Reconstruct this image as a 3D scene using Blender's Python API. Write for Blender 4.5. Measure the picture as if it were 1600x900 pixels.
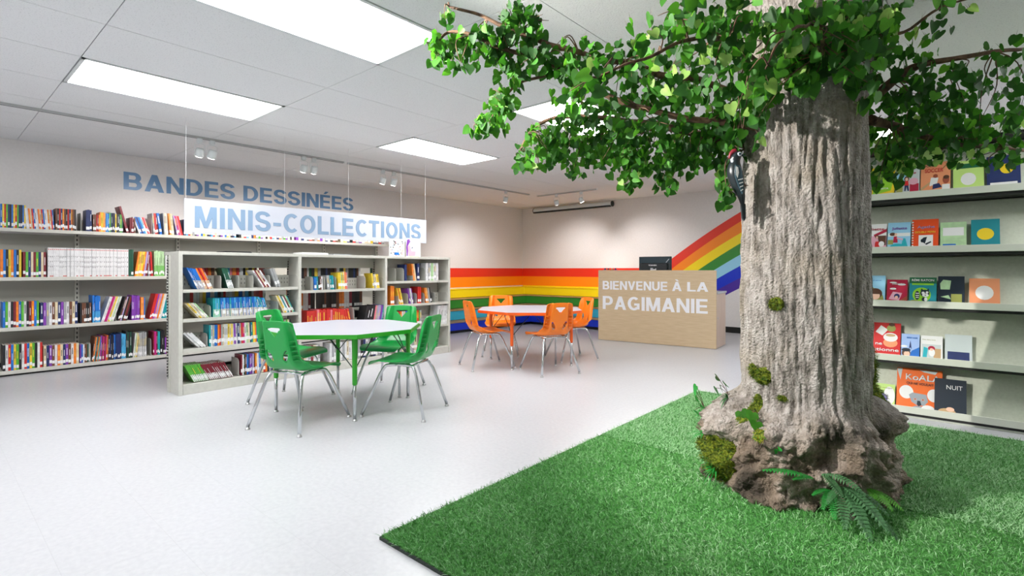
import bpy, bmesh, math, random
import numpy as np
from mathutils import Vector, Matrix, Euler, noise
for o in list(bpy.data.objects): bpy.data.objects.remove(o, do_unlink=True)
C = bpy.context.scene.collection
sc = bpy.context.scene
PI = math.pi
CEIL = 2.46
# ---------------------------------------------------------------- camera, world, exposure
cam_d = bpy.data.cameras.new('camera'); cam = bpy.data.objects.new('camera', cam_d); C.objects.link(cam)
cam.location = (0, 0, 1.08); cam.rotation_euler = (PI/2, 0, math.radians(40.98))
cam_d.sensor_width = 36; cam_d.lens = 808/1600*36; cam_d.shift_y = -29/1600; cam_d.clip_start = .05
sc.camera = cam
sc.view_settings.view_transform = 'Standard'; sc.view_settings.look = 'None'
sc.view_settings.exposure = 0.84; sc.view_settings.gamma = 1; sc.view_settings.use_curve_mapping = False
w = bpy.data.worlds.new('world'); sc.world = w; w.use_nodes = True
w.node_tree.nodes['Background'].inputs[0].default_value = (.93, .96, 1, 1)
WORLD = .85
w.node_tree.nodes['Background'].inputs[1].default_value = WORLD
PANEL = 9.0      # emission of the ceiling diffusers
SPOTW = 20       # watts of the wall spots
TREESPOT = 330
# ---------------------------------------------------------------- materials
def nodes(m):
    m.use_nodes = True; nt = m.node_tree; return nt, nt.nodes['Principled BSDF']
def mat(name, col, rough=.5, metal=0, spec=.5, emit=None, es=0, coat=0):
    m = bpy.data.materials.new(name); nt, b = nodes(m)
    b.inputs['Base Color'].default_value = (*col, 1); b.inputs['Roughness'].default_value = rough
    b.inputs['Metallic'].default_value = metal; b.inputs['Specular IOR Level'].default_value = spec
    b.inputs['Coat Weight'].default_value = coat
    if emit: b.inputs['Emission Color'].default_value = (*emit, 1); b.inputs['Emission Strength'].default_value = es
    # a faint procedural unevenness of the surface
    n = nt.nodes.new('ShaderNodeTexNoise'); n.inputs['Scale'].default_value = 60; n.inputs['Detail'].default_value = 3
    tc = nt.nodes.new('ShaderNodeTexCoord'); nt.links.new(tc.outputs['Object'], n.inputs['Vector'])
    bp = nt.nodes.new('ShaderNodeBump'); bp.inputs['Strength'].default_value = .03; bp.inputs['Distance'].default_value = .002
    nt.links.new(n.outputs['Fac'], bp.inputs['Height']); nt.links.new(bp.outputs['Normal'], b.inputs['Normal'])
    return m
def noisy(name, c1, c2, scale, rough=.6, detail=4, bump=.2, dist=.004, stretch=(1,1,1), lo=.35, hi=.65, spec=.5):
    m = bpy.data.materials.new(name); nt, b = nodes(m); N = nt.nodes.new
    tc = N('ShaderNodeTexCoord'); mp = N('ShaderNodeMapping'); mp.inputs['Scale'].default_value = stretch
    n = N('ShaderNodeTexNoise'); n.inputs['Scale'].default_value = scale; n.inputs['Detail'].default_value = detail
    r = N('ShaderNodeValToRGB'); r.color_ramp.elements[0].position = lo; r.color_ramp.elements[1].position = hi
    r.color_ramp.elements[0].color = (*c1, 1); r.color_ramp.elements[1].color = (*c2, 1)
    bp = N('ShaderNodeBump'); bp.inputs['Strength'].default_value = bump; bp.inputs['Distance'].default_value = dist
    L = nt.links.new
    L(tc.outputs['Object'], mp.inputs[0]); L(mp.outputs[0], n.inputs['Vector']); L(n.outputs['Fac'], r.inputs[0])
    L(r.outputs[0], b.inputs['Base Color']); L(n.outputs['Fac'], bp.inputs['Height']); L(bp.outputs[0], b.inputs['Normal'])
    b.inputs['Roughness'].default_value = rough; b.inputs['Specular IOR Level'].default_value = spec
    return m
M = {}
M['wall'] = noisy('wall_paint', (.80,.775,.765), (.83,.805,.795), 40, .75, 3, .05, .002)
M['tile'] = noisy('ceiling_tile', (.66,.67,.69), (.82,.83,.85), 130, .9, 2, .25, .004, lo=.30, hi=.42)
M['gap'] = mat('ceiling_gap', (.13,.13,.135), .9)
M['base'] = mat('black_vinyl', (.012,.012,.012), .5)
M['panel_glow'] = mat('diffuser', (.9,.9,.9), .5, emit=(1,1,1), es=PANEL)
M['lamp_glow'] = mat('lamp_lens', (.9,.9,.9), .5, emit=(1,.96,.92), es=12)
M['metalwhite'] = mat('white_enamel', (.72,.76,.77), .35)
M['trackgrey'] = mat('track_grey', (.50,.51,.51), .45)
M['steel'] = noisy('shelf_enamel', (.56,.555,.50), (.60,.595,.54), 30, .42, 2, .03, .001)
M['bracket'] = mat('shelf_end_plate', (.50,.495,.455), .45)
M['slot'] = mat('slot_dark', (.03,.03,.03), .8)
M['backgrey'] = mat('shelf_back', (.42,.415,.37), .5)
M['rack'] = noisy('rack_enamel', (.60,.64,.52), (.65,.69,.57), 60, .5, 3, .05, .001)
M['racklip'] = mat('rack_lip', (.68,.71,.62), .4)
M['chrome'] = mat('chrome', (.62,.64,.66), .16, 1)
M['glide'] = mat('glide', (.55,.55,.55), .3, .8)
M['greenpl'] = mat('green_plastic', (.003,.36,.06), .33, coat=.15)
M['orangepl'] = mat('orange_plastic', (.98,.215,.002), .33, coat=.15)
M['greenedge'] = mat('green_edge', (.03,.36,.02), .4)
M['orangeedge'] = mat('orange_edge', (.85,.12,.01), .4)
M['laminate'] = mat('white_laminate', (.52,.52,.585), .3)
M['rod'] = mat('brace_rod', (.05,.07,.06), .35, .6)
M['white'] = mat('white_face', (.54,.565,.64), .35)
M['letterblue'] = mat('letter_blue', (.13,.28,.50), .35)
M['letterlight'] = mat('letter_lightblue', (.21,.315,.46), .4)
M['letterwhite'] = mat('letter_white', (.88,.88,.92), .4)
M['wire'] = mat('wire', (.8,.8,.8), .4)
M['blackpl'] = mat('black_plastic', (.012,.018,.022), .3)
M['blackgloss'] = mat('black_gloss', (.03,.055,.07), .12)
for k, c in dict(sred=(.80,.03,.008), sorange=(.98,.26,.002), syellow=(.98,.76,.005), sgreen=(.03,.26,.03), sblue=(.04,.50,.78), sdark=(.004,.035,.62), spurple=(.07,.025,.36), slight=(.32,.68,.92)).items():
    M[k] = mat('paint_'+k[1:], c, .4)
def wood(name, c1, c2, stretch):
    return noisy(name, c1, c2, 6, .45, 6, .04, .001, stretch, .3, .7)
M['oak'] = wood('pale_oak', (.58,.43,.26), (.66,.51,.33), (1, 1, 9))
M['oakside'] = wood('oak_side', (.56,.42,.34), (.64,.50,.41), (6, 6, .6))
M['tread'] = wood('tread_wood', (.30,.17,.07), (.42,.26,.12), (1,1,6))
# floor: waxed vinyl tiles
m = bpy.data.materials.new('vinyl_floor'); nt, b = nodes(m); N = nt.nodes.new; L = nt.links.new
tc = N('ShaderNodeTexCoord'); n1 = N('ShaderNodeTexNoise'); n1.inputs['Scale'].default_value = 45; n1.inputs['Detail'].default_value = 5
n2 = N('ShaderNodeTexNoise'); n2.inputs['Scale'].default_value = 1.6; n2.inputs['Detail'].default_value = 3
br = N('ShaderNodeTexBrick'); br.offset = 0; br.inputs['Scale'].default_value = 1; br.inputs['Brick Width'].default_value = .335; br.inputs['Row Height'].default_value = .335
br.inputs['Mortar Size'].default_value = .0012; br.inputs['Color1'].default_value = (1,1,1,1); br.inputs['Color2'].default_value = (.985,.985,.985,1); br.inputs['Mortar'].default_value = (.90,.90,.90,1)
r1 = N('ShaderNodeValToRGB'); r1.color_ramp.elements[0].position = .3; r1.color_ramp.elements[1].position = .7
r1.color_ramp.elements[0].color = (.52,.525,.555,1); r1.color_ramp.elements[1].color = (.585,.59,.615,1)
mx = N('ShaderNodeMix'); mx.data_type = 'RGBA'; mx.blend_type = 'MULTIPLY'; mx.inputs[0].default_value = 1
rr = N('ShaderNodeMapRange'); rr.inputs['To Min'].default_value = .29; rr.inputs['To Max'].default_value = .31
for a_, b_ in ((tc.outputs['Object'], n1.inputs['Vector']), (tc.outputs['Object'], n2.inputs['Vector']), (tc.outputs['Object'], br.inputs['Vector']), (n1.outputs['Fac'], r1.inputs[0]), (r1.outputs[0], mx.inputs[6]), (br.outputs['Color'], mx.inputs[7]), (mx.outputs[2], b.inputs['Base Color']), (n2.outputs['Fac'], rr.inputs['Value']), (rr.outputs[0], b.inputs['Roughness'])): L(a_, b_)
b.inputs['Specular IOR Level'].default_value = .6
M['floor'] = m
# bark
def bark(name, dark, mid, light, warm):
    m = bpy.data.materials.new(name); nt, b = nodes(m); N = nt.nodes.new; L = nt.links.new
    tc = N('ShaderNodeTexCoord'); mp = N('ShaderNodeMapping'); mp.inputs['Scale'].default_value = (1, 1, .34)
    n1 = N('ShaderNodeTexNoise'); n1.inputs['Scale'].default_value = 26; n1.inputs['Detail'].default_value = 8; n1.inputs['Roughness'].default_value = .65
    n2 = N('ShaderNodeTexNoise'); n2.inputs['Scale'].default_value = 3.2; n2.inputs['Detail'].default_value = 4
    n3 = N('ShaderNodeTexNoise'); n3.inputs['Scale'].default_value = 90; n3.inputs['Detail'].default_value = 4
    L(tc.outputs['Object'], mp.inputs[0]); L(mp.outputs[0], n1.inputs['Vector']); L(tc.outputs['Object'], n2.inputs['Vector']); L(tc.outputs['Object'], n3.inputs['Vector'])
    r = N('ShaderNodeValToRGB'); e = r.color_ramp.elements
    e[0].position = .30; e[0].color = (*dark, 1); e[1].position = .62; e[1].color = (*light, 1); k = e.new(.44); k.color = (*mid, 1)
    L(n1.outputs['Fac'], r.inputs[0])
    mx = N('ShaderNodeMix'); mx.data_type = 'RGBA'; mx.inputs[7].default_value = (*warm, 1)
    mr = N('ShaderNodeMapRange'); mr.inputs['From Min'].default_value = .48; mr.inputs['From Max'].default_value = .68; mr.inputs['To Max'].default_value = .6
    L(n2.outputs['Fac'], mr.inputs['Value']); L(mr.outputs[0], mx.inputs[0]); L(r.outputs[0], mx.inputs[6]); L(mx.outputs[2], b.inputs['Base Color'])
    ad = N('ShaderNodeMath'); ad.operation = 'ADD'; L(n1.outputs['Fac'], ad.inputs[0]); L(n3.outputs['Fac'], ad.inputs[1])
    bp = N('ShaderNodeBump'); bp.inputs['Strength'].default_value = 1; bp.inputs['Distance'].default_value = .022
    L(ad.outputs[0], bp.inputs['Height']); L(bp.outputs[0], b.inputs['Normal']); b.inputs['Roughness'].default_value = .85
    return m
M['bark'] = bark('bark', (.07,.06,.05), (.28,.25,.225), (.47,.435,.41), (.31,.26,.19))
nt = M['bark'].node_tree; N = nt.nodes.new; L = nt.links.new      # the root base is a browner casting than the trunk
tcz = N('ShaderNodeTexCoord'); sx = N('ShaderNodeSeparateXYZ'); nz = N('ShaderNodeTexNoise'); nz.inputs['Scale'].default_value = 5; nz.inputs['Detail'].default_value = 6
r2 = N('ShaderNodeValToRGB'); e = r2.color_ramp.elements; e[0].position = .36; e[0].color = (.05,.038,.026,1); e[1].position = .66; e[1].color = (.46,.39,.34,1); k = e.new(.5); k.color = (.22,.165,.12,1)
L(tcz.outputs['Object'], sx.inputs[0]); L(tcz.outputs['Object'], nz.inputs['Vector']); L(nz.outputs['Fac'], r2.inputs[0])
ma = N('ShaderNodeMath'); ma.operation = 'MULTIPLY_ADD'; ma.inputs[1].default_value = .35; L(nz.outputs['Fac'], ma.inputs[0]); L(sx.outputs['Z'], ma.inputs[2])
mz = N('ShaderNodeMapRange'); mz.inputs['From Min'].default_value = .60; mz.inputs['From Max'].default_value = .42; L(ma.outputs[0], mz.inputs['Value'])
old = [l for l in nt.links if l.to_socket.name == 'Base Color'][0].from_socket
mw = N('ShaderNodeMix'); mw.data_type = 'RGBA'; L(mz.outputs[0], mw.inputs[0]); L(old, mw.inputs[6]); L(r2.outputs[0], mw.inputs[7]); L(mw.outputs[2], nt.nodes['Principled BSDF'].inputs['Base Color'])
M['twig'] = noisy('twig_bark', (.05,.025,.015), (.16,.09,.05), 30, .85, 4, .6, .004)
def leaf(name, col, tr):
    m = bpy.data.materials.new(name); nt, b = nodes(m); N = nt.nodes.new; L = nt.links.new
    tc = N('ShaderNodeTexCoord'); n = N('ShaderNodeTexNoise'); n.inputs['Scale'].default_value = 22; n.inputs['Detail'].default_value = 3
    L(tc.outputs['Object'], n.inputs['Vector'])
    r = N('ShaderNodeValToRGB'); r.color_ramp.elements[0].position = .35; r.color_ramp.elements[1].position = .65
    r.color_ramp.elements[0].color = (*[c*.72 for c in col], 1); r.color_ramp.elements[1].color = (*[min(1, c*1.25) for c in col], 1)
    L(n.outputs['Fac'], r.inputs[0]); L(r.outputs[0], b.inputs['Base Color']); b.inputs['Roughness'].default_value = .58; b.inputs['Specular IOR Level'].default_value = .35
    t = N('ShaderNodeBsdfTranslucent'); t.inputs[0].default_value = (*tr, 1)
    ms = N('ShaderNodeMixShader'); ms.inputs[0].default_value = .35
    out = nt.nodes['Material Output']; L(b.outputs[0], ms.inputs[1]); L(t.outputs[0], ms.inputs[2]); L(ms.outputs[0], out.inputs[0])
    return m
M['leafA'] = leaf('leaf_deep', (.013,.066,.008), (.04,.19,.012))
M['leafB'] = leaf('leaf_green', (.033,.15,.012), (.10,.36,.02))
M['leafC'] = leaf('leaf_bright', (.07,.26,.025), (.20,.58,.04))
M['leafD'] = leaf('leaf_variegated', (.26,.44,.10), (.45,.75,.15))
M['fern'] = leaf('fern_green', (.03,.30,.05), (.08,.5,.08))
M['ferndark'] = leaf('fern_grey_green', (.06,.17,.065), (.08,.24,.07))
M['moss'] = noisy('moss', (.035,.07,.003), (.22,.26,.01), 70, .95, 5, 1, .02)
M['mossyellow'] = mat('yellow_flowers', (.50,.42,.03), .8)
M['turfbase'] = noisy('turf_base', (.02,.10,.015), (.06,.24,.04), 60, .95, 4, .6, .01)
M['turfedge'] = mat('turf_backing', (.03,.04,.035), .8)
def turf(name, c1, c2, c3):
    m = bpy.data.materials.new(name); nt, b = nodes(m); N = nt.nodes.new; L = nt.links.new
    tc = N('ShaderNodeTexCoord'); n = N('ShaderNodeTexNoise'); n.inputs['Scale'].default_value = 90; n.inputs['Detail'].default_value = 2
    n2 = N('ShaderNodeTexNoise'); n2.inputs['Scale'].default_value = 2.2; n2.inputs['Detail'].default_value = 3
    L(tc.outputs['Object'], n.inputs['Vector']); L(tc.outputs['Object'], n2.inputs['Vector'])
    r = N('ShaderNodeValToRGB'); e = r.color_ramp.elements; e[0].position = .3; e[0].color = (*c1, 1); e[1].position = .72; e[1].color = (*c3, 1); k = e.new(.5); k.color = (*c2, 1)
    mxx = N('ShaderNodeMath'); mxx.operation = 'MULTIPLY_ADD'; mxx.inputs[1].default_value = .5; 
    md = N('ShaderNodeMath'); md.operation = 'MULTIPLY'; md.inputs[1].default_value = .5
    L(n2.outputs['Fac'], md.inputs[0]); L(n.outputs['Fac'], mxx.inputs[0]); L(md.outputs[0], mxx.inputs[2]); L(mxx.outputs[0], r.inputs[0])
    L(r.outputs[0], b.inputs['Base Color']); b.inputs['Roughness'].default_value = .45
    return m
M['turf'] = turf('turf_blades', (.03,.18,.025), (.10,.36,.07), (.36,.60,.30))
M['turflight'] = turf('turf_blades_pale', (.17,.42,.15), (.30,.55,.27), (.54,.72,.50))
# ---------------------------------------------------------------- mesh helpers
def link(name, me, parent=None, mats=(), loc=None, rot=None, smooth=False):
    o = bpy.data.objects.new(name, me); C.objects.link(o)
    for m_ in mats: me.materials.append(M[m_] if isinstance(m_, str) else m_)
    if parent: o.parent = parent
    if loc is not None: o.location = loc
    if rot is not None: o.rotation_euler = rot
    if smooth: me.shade_smooth()
    return o
def obj(name, bm, mats, parent=None, loc=None, rot=None, smooth=False, bevel=0):
    me = bpy.data.meshes.new(name); bmesh.ops.recalc_face_normals(bm, faces=bm.faces) if not getattr(bm, 'keep', 0) else None
    bm.to_mesh(me); bm.free()
    o = link(name, me, parent, [mats] if isinstance(mats, str) else mats, loc, rot, smooth)
    if bevel:
        bv = o.modifiers.new('bevel', 'BEVEL'); bv.width = bevel; bv.segments = 2; bv.limit_method = 'ANGLE'
    return o
def tag(o, label=None, cat=None, group=None, kind=None):
    if label: o['label'] = label
    if cat: o['category'] = cat
    if group: o['group'] = group
    if kind: o['kind'] = kind
    return o
def thing(name, label, cat, loc=(0,0,0), rz=0, group=None):
    o = bpy.data.objects.new(name, None); C.objects.link(o); o.location = loc; o.rotation_euler = (0, 0, rz); o.empty_display_size = .1
    return tag(o, label, cat, group)
def copy_tree(o, parent=None):
    c = o.copy(); C.objects.link(c); c.parent = parent
    for ch in list(o.children): copy_tree(ch, c)
    return c
def box(bm, x0, x1, y0, y1, z0, z1, mi=0, mtx=None):
    vs = [bm.verts.new((x, y, z)) for z in (z0, z1) for y in (y0, y1) for x in (x0, x1)]
    fs = [bm.faces.new([vs[i] for i in q]) for q in ((0,2,3,1), (4,5,7,6), (0,1,5,4), (2,6,7,3), (0,4,6,2), (1,3,7,5))]
    for f_ in fs: f_.material_index = mi
    if mtx is not None:
        for v in vs: v.co = mtx @ v.co
    return fs
def BM(): return bmesh.new()
def prism(bm, pts, h0, h1, mi=0, mtx=None, top=None):
    """polygon pts in XY extruded from h0 to h1 in Z"""
    a = [bm.verts.new((p[0], p[1], h0)) for p in pts]; b_ = [bm.verts.new((p[0], p[1], h1)) for p in pts]; n = len(pts)
    f1 = bm.faces.new(a[::-1]); f2 = bm.faces.new(b_); f1.material_index = mi; f2.material_index = mi if top is None else top
    for i in range(n):
        q = bm.faces.new((a[i], a[(i+1) % n], b_[(i+1) % n], b_[i])); q.material_index = mi
    if mtx is not None:
        for v in a+b_: v.co = mtx @ v.co
def smooth_path(pts, k=6):
    P = [Vector(p) for p in pts]; out = []
    for i in range(len(P)-1):
        p0 = P[max(i-1, 0)]; p1 = P[i]; p2 = P[i+1]; p3 = P[min(i+2, len(P)-1)]
        for j in range(k):
            t = j/k; out.append(.5*((2*p1)+(-p0+p2)*t+(2*p0-5*p1+4*p2-p3)*t*t+(-p0+3*p1-3*p2+p3)*t**3))
    out.append(P[-1]); return out
def tube(bm, pts, r, seg=10, mi=0, cap=True):
    pts = [Vector(p) for p in pts]; n = len(pts)
    rs = r if hasattr(r, '__len__') else [r]*n
    if len(rs) != n: rs = [rs[0]+(rs[-1]-rs[0])*i/(n-1) for i in range(n)]
    rings = []; up = None
    for i, p in enumerate(pts):
        t = (pts[min(i+1, n-1)]-pts[max(i-1, 0)]).normalized()
        if up is None: up = t.orthogonal().normalized()
        else:
            up = (up-t*up.dot(t)); up = up.normalized() if up.length > 1e-6 else t.orthogonal().normalized()
        s = t.cross(up)
        rings.append([bm.verts.new(p+(up*math.cos(a)+s*math.sin(a))*rs[i]) for a in [2*PI*k/seg for k in range(seg)]])
    for i in range(n-1):
        for k in range(seg):
            f_ = bm.faces.new((rings[i][k], rings[i][(k+1) % seg], rings[i+1][(k+1) % seg], rings[i+1][k])); f_.material_index = mi
    if cap:
        for rg in (rings[0][::-1], rings[-1]): bm.faces.new(rg).material_index = mi
def disc_lathe(bm, prof, seg=16, mi=0, mtx=None):
    rings = []
    for (r, z) in prof:
        rings.append([bm.verts.new((r*math.cos(2*PI*k/seg), r*math.sin(2*PI*k/seg), z)) for k in range(seg)])
    for i in range(len(prof)-1):
        for k in range(seg):
            bm.faces.new((rings[i][k], rings[i][(k+1) % seg], rings[i+1][(k+1) % seg], rings[i+1][k])).material_index = mi
    bm.faces.new(rings[0][::-1]).material_index = mi; bm.faces.new(rings[-1]).material_index = mi
    if mtx is not None:
        for rg in rings:
            for v in rg: v.co = mtx @ v.co
def text_mesh(s, height, width, depth=.003, bold=.012, spacing=1.0):
    """capital letters of the given cap height, squeezed to the given width, lower left corner at the origin, in XY"""
    cu = bpy.data.curves.new('t', 'FONT'); cu.body = s; cu.size = 1; cu.offset = bold; cu.space_character = spacing; cu.extrude = 0; cu.resolution_u = 4
    o = bpy.data.objects.new('t', cu); C.objects.link(o); dg = bpy.context.evaluated_depsgraph_get(); dg.update()
    me = bpy.data.meshes.new_from_object(o.evaluated_get(dg)); bm = BM(); bm.from_mesh(me)
    bpy.data.objects.remove(o); bpy.data.curves.remove(cu); bpy.data.meshes.remove(me)
    x0 = min(v.co.x for v in bm.verts); x1 = max(v.co.x for v in bm.verts)
    CAP = .73; y0 = -bold
    for v in bm.verts:
        v.co.x = (v.co.x-x0)/(x1-x0)*width; v.co.y = (v.co.y-y0)/(CAP+2*bold)*height
    for f_ in bm.faces:
        if f_.normal.z < 0: f_.normal_flip()
    geom = bmesh.ops.extrude_face_region(bm, geom=bm.faces[:])
    for v in [g for g in geom['geom'] if isinstance(g, bmesh.types.BMVert)]: v.co.z += depth
    return bm
def arc(cx, cy, rx, ry, a0, a1, n=18): return [(cx+rx*math.cos(math.radians(a0+(a1-a0)*i/n)), cy+ry*math.sin(math.radians(a0+(a1-a0)*i/n))) for i in range(n+1)]
def rc_(x0, y0, x1, y1): return [(x0, y0), (x1, y0), (x1, y1), (x0, y1)]
S_ = .20; Hh = .17
# bold sans capitals: (advance width, polygons, ribbons); cap height 1
GLY = {
'A': (.80, [[(0,0),(.21,0),(.50,1),(.29,1)], [(.79,0),(.58,0),(.29,1),(.50,1)], rc_(.17,.21,.62,.37)], []),
'B': (.72, [rc_(0,0,S_,1)], [[(.1,.085)]+arc(.42,.29,.19,.205,-90,90)+[(.1,.495)], [(.1,.505)]+arc(.40,.71,.17,.205,-90,90)+[(.1,.915)]]),
'C': (.70, [], [arc(.40,.5,.30,.415,48,312,30)]),
'D': (.76, [rc_(0,0,S_,1)], [[(.1,.085)]+arc(.32,.5,.33,.415,-90,90,24)+[(.1,.915)]]),
'E': (.66, [rc_(0,0,S_,1), rc_(.1,0,.64,.17), rc_(.1,.42,.60,.58), rc_(.1,.83,.63,1)], []),
'G': (.80, [rc_(.42,.36,.76,.52), rc_(.59,.08,.76,.5)], [arc(.40,.5,.30,.415,48,318,30)]),
'I': (.20, [rc_(0,0,S_,1)], []),
'L': (.57, [rc_(0,0,S_,1), rc_(.1,0,.60,.17)], []),
'M': (.86, [rc_(0,0,.185,1), rc_(.675,0,.86,1), [(0,1),(.25,1),(.50,.0),(.36,.0)], [(.86,1),(.61,1),(.36,0),(.50,0)]], []),
'N': (.74, [rc_(0,0,.19,1), rc_(.55,0,.74,1), [(0,1),(.20,1),(.74,0),(.54,0)]], []),
'O': (.80, [], [arc(.40,.5,.30,.415,0,360,36)]),
'P': (.70, [rc_(0,0,S_,1)], [[(.1,.40)]+arc(.38,.66,.21,.255,-90,90)+[(.1,.915)]]),
'R': (.74, [rc_(0,0,S_,1), [(.30,.42),(.48,.42),(.74,0),(.51,0)]], [[(.1,.45)]+arc(.40,.68,.20,.235,-90,90)+[(.1,.915)]]),
'S': (.70, [], [[(.085,.29)]+arc(.35,.29,.26,.205,190,270,6)+arc(.38,.285,.22,.20,-88,60,12)+arc(.31,.715,.22,.20,240,100,12)+arc(.34,.72,.25,.195,88,12,7)]),
'T': (.66, [rc_(.23,0,.43,1), rc_(0,.83,.66,1)], []),
'U': (.74, [], [[(.1,1)]+arc(.37,.36,.27,.275,180,360,18)+[(.64,1)]]),
'V': (.76, [[(0,1),(.21,1),(.47,0),(.28,0)], [(.76,1),(.55,1),(.28,0),(.47,0)]], []),
'-': (.36, [rc_(0,.30,.36,.47)], []), ' ': (.26, [], [])}
GLY['É'] = (GLY['E'][0], GLY['E'][1]+[[(.22,1.07),(.36,1.07),(.54,1.26),(.33,1.26)]], [])
GLY['À'] = (GLY['A'][0], GLY['A'][1]+[[(.42,1.07),(.56,1.07),(.43,1.26),(.22,1.26)]], [])
def caps_mesh(s, height, width, depth=.003, gap=.09):
    """bold capitals as prisms in XY, lower left corner at the origin"""
    tot = sum(GLY[c][0] for c in s)+gap*(len(s)-1); kx = width/tot; bm = BM(); x = 0; base_depth = depth; cnt = 0
    for ch in s:
        aw, polys, ribs = GLY[ch]
        for P in polys:
            cnt += 1; depth = base_depth+.00012*(cnt % 7)
            P2 = [((x+p[0])*kx, p[1]*height) for p in P]
            ar = sum(P2[i][0]*P2[(i+1) % len(P2)][1]-P2[(i+1) % len(P2)][0]*P2[i][1] for i in range(len(P2)))
            prism(bm, P2 if ar > 0 else P2[::-1], 0, depth)
        for R_ in ribs:
            cnt += 1; depth = base_depth+.00012*(cnt % 7)
            n = len(R_); closed = math.hypot(R_[0][0]-R_[-1][0], R_[0][1]-R_[-1][1]) < 1e-6; prev = None
            for i, p in enumerate(R_):
                a = R_[i-1] if i else (R_[-2] if closed else p); c = R_[i+1] if i < n-1 else (R_[1] if closed else p)
                d = Vector((c[0]-a[0], c[1]-a[1])).normalized(); nx, ny = -d.y, d.x; hx, hy = S_/2*nx, Hh/2*ny
                cur = [bm.verts.new(((x+p[0]+s1*hx)*kx, (p[1]+s1*hy)*height, z)) for z in (0, depth) for s1 in (1, -1)]
                if prev:
                    for q in ((0,1), (3,2), (2,0), (1,3)): bm.faces.new((prev[q[0]], prev[q[1]], cur[q[1]], cur[q[0]]))
                elif not closed: bm.faces.new((cur[0], cur[1], cur[3], cur[2]))
                prev = cur
            if not closed: bm.faces.new((prev[2], prev[3], prev[1], prev[0]))
        x += aw+gap
    return bm
def frame_mtx(xaxis, yaxis, origin):
    x = Vector(xaxis).normalized(); y = Vector(yaxis).normalized(); z = x.cross(y)
    return Matrix(((x.x, y.x, z.x, origin[0]), (x.y, y.y, z.y, origin[1]), (x.z, y.z, z.z, origin[2]), (0,0,0,1)))
def blades_mesh(name, roots, dirs, length, width, parent, mats, midx=None, sag=.5):
    """many thin two-segment blades; roots, dirs: (n,3) arrays"""
    n = len(roots); side = np.cross(dirs, np.random.default_rng(3).normal(size=(n, 3))); side /= np.linalg.norm(side, axis=1)[:, None]
    Lh = length[:, None]; Wd = width[:, None]
    mid = roots+dirs*Lh*.55; tip = roots+dirs*Lh; tip[:, 2] -= length*sag*.35; 
    V = np.stack([roots-side*Wd/2, roots+side*Wd/2, mid+side*Wd*.4, mid-side*Wd*.4, tip], 1).reshape(-1, 3)
    me = bpy.data.meshes.new(name); me.vertices.add(n*5); me.vertices.foreach_set('co', V.astype(np.float32).ravel())
    b0 = (np.arange(n)*5)[:, None]
    loops = np.concatenate([b0+np.array([[0,1,2,3]]), b0+np.array([[3,2,4]])], 1).ravel()
    me.loops.add(n*7); me.loops.foreach_set('vertex_index', loops.astype(np.int32))
    me.polygons.add(n*2); st = (np.arange(n)*7)[:, None]+np.array([[0, 4]])
    me.polygons.foreach_set('loop_start', st.ravel().astype(np.int32))
    if midx is not None: me.polygons.foreach_set('material_index', np.repeat(midx, 2).astype(np.int32))
    me.update(calc_edges=True); me.validate()
    return link(name, me, parent, mats)
# ---------------------------------------------------------------- the room
def struct(name, bm, mats, **k):
    o = obj(name, bm, mats, **k); o['kind'] = 'structure'; return o
XL, YB, XR, YF = -7.6, 9.12, 3.2, -3.4
b_ = BM(); box(b_, XL-.1, XR, YF, YB+.1, -.05, 0); struct('floor', b_, 'floor')
b_ = BM(); box(b_, XL-.12, XL, YF, YB+.12, 0, CEIL+.1); struct('wall_left', b_, 'wall')
b_ = BM(); box(b_, XL, XR, YB, YB+.12, 0, CEIL+.1); struct('wall_back', b_, 'wall')
b_ = BM(); box(b_, XR, XR+.12, YF, YB+.12, 0, CEIL+.1); struct('wall_right', b_, 'wall')
b_ = BM(); box(b_, XL, XR, YF-.12, YF, 0, CEIL+.1); struct('wall_front', b_, 'wall')
b_ = BM(); box(b_, -4.0, XR, YB-.012, YB, 0, .10); struct('baseboard_back', b_, 'base')
b_ = BM(); box(b_, XL, XL+.012, YF, 5.4, 0, .10); struct('baseboard_left', b_, 'base')
PX, PY = .67, 1.345; gx0, gy0 = -4.98, .70
cells_light = [(0, 0), (0, 2), (3, 0), (3, 2), (0, -2), (3, -2), (6, 4), (9, 2)]  # last cell: unseen panel added to brighten the display rack
b_ = BM(); box(b_, XL, XR, YF, YB, CEIL+.03, CEIL+.10, 1)
gx = sorted(set([XL, XR]+[gx0+PX*i for i in range(-3, 12) if XL+.05 < gx0+PX*i < XR]))
gy = sorted(set([YF, YB]+[gy0+PY*i for i in range(-3, 7) if YF < gy0+PY*i < YB-.05]))
lights_rect = []
for i in range(len(gx)-1):
    for j in range(len(gy)-1):
        x0, x1, y0, y1 = gx[i], gx[i+1], gy[j], gy[j+1]
        ci = round((x0-gx0)/PX); cj = round((y0-gy0)/PY)
        if (ci, cj) in cells_light and abs(x0-(gx0+PX*ci)) < .01:
            lights_rect.append((x0, x1, y0, y1)); continue
        gL = .006 if abs(x0+5.65) < .05 and y0 > .5 else .0022
        box(b_, x0+gL, x1-.0022, y0+.0022, y1-.0022, CEIL, CEIL+.03, 0)
struct('ceiling', b_, ['tile', 'gap'])
extra = {(0,-2): 'added unseen ceiling light panel behind the viewer on the side of the wall shelving', (3,-2): 'added unseen ceiling light panel behind the viewer on the side of the tree', (6,4): 'far ceiling light panel glimpsed through leaves right of the trunk', (9,2): 'added fill light panel over the right end of the display rack'}  # both panels behind the viewer are unseen, put in to brighten the room
names = ['long ceiling light panel at the left edge of the view', 'small looking ceiling light panel above the middle of the shelving', 'large near ceiling light panel at the top of the view', 'ceiling light panel seen through the tree leaves']
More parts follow.
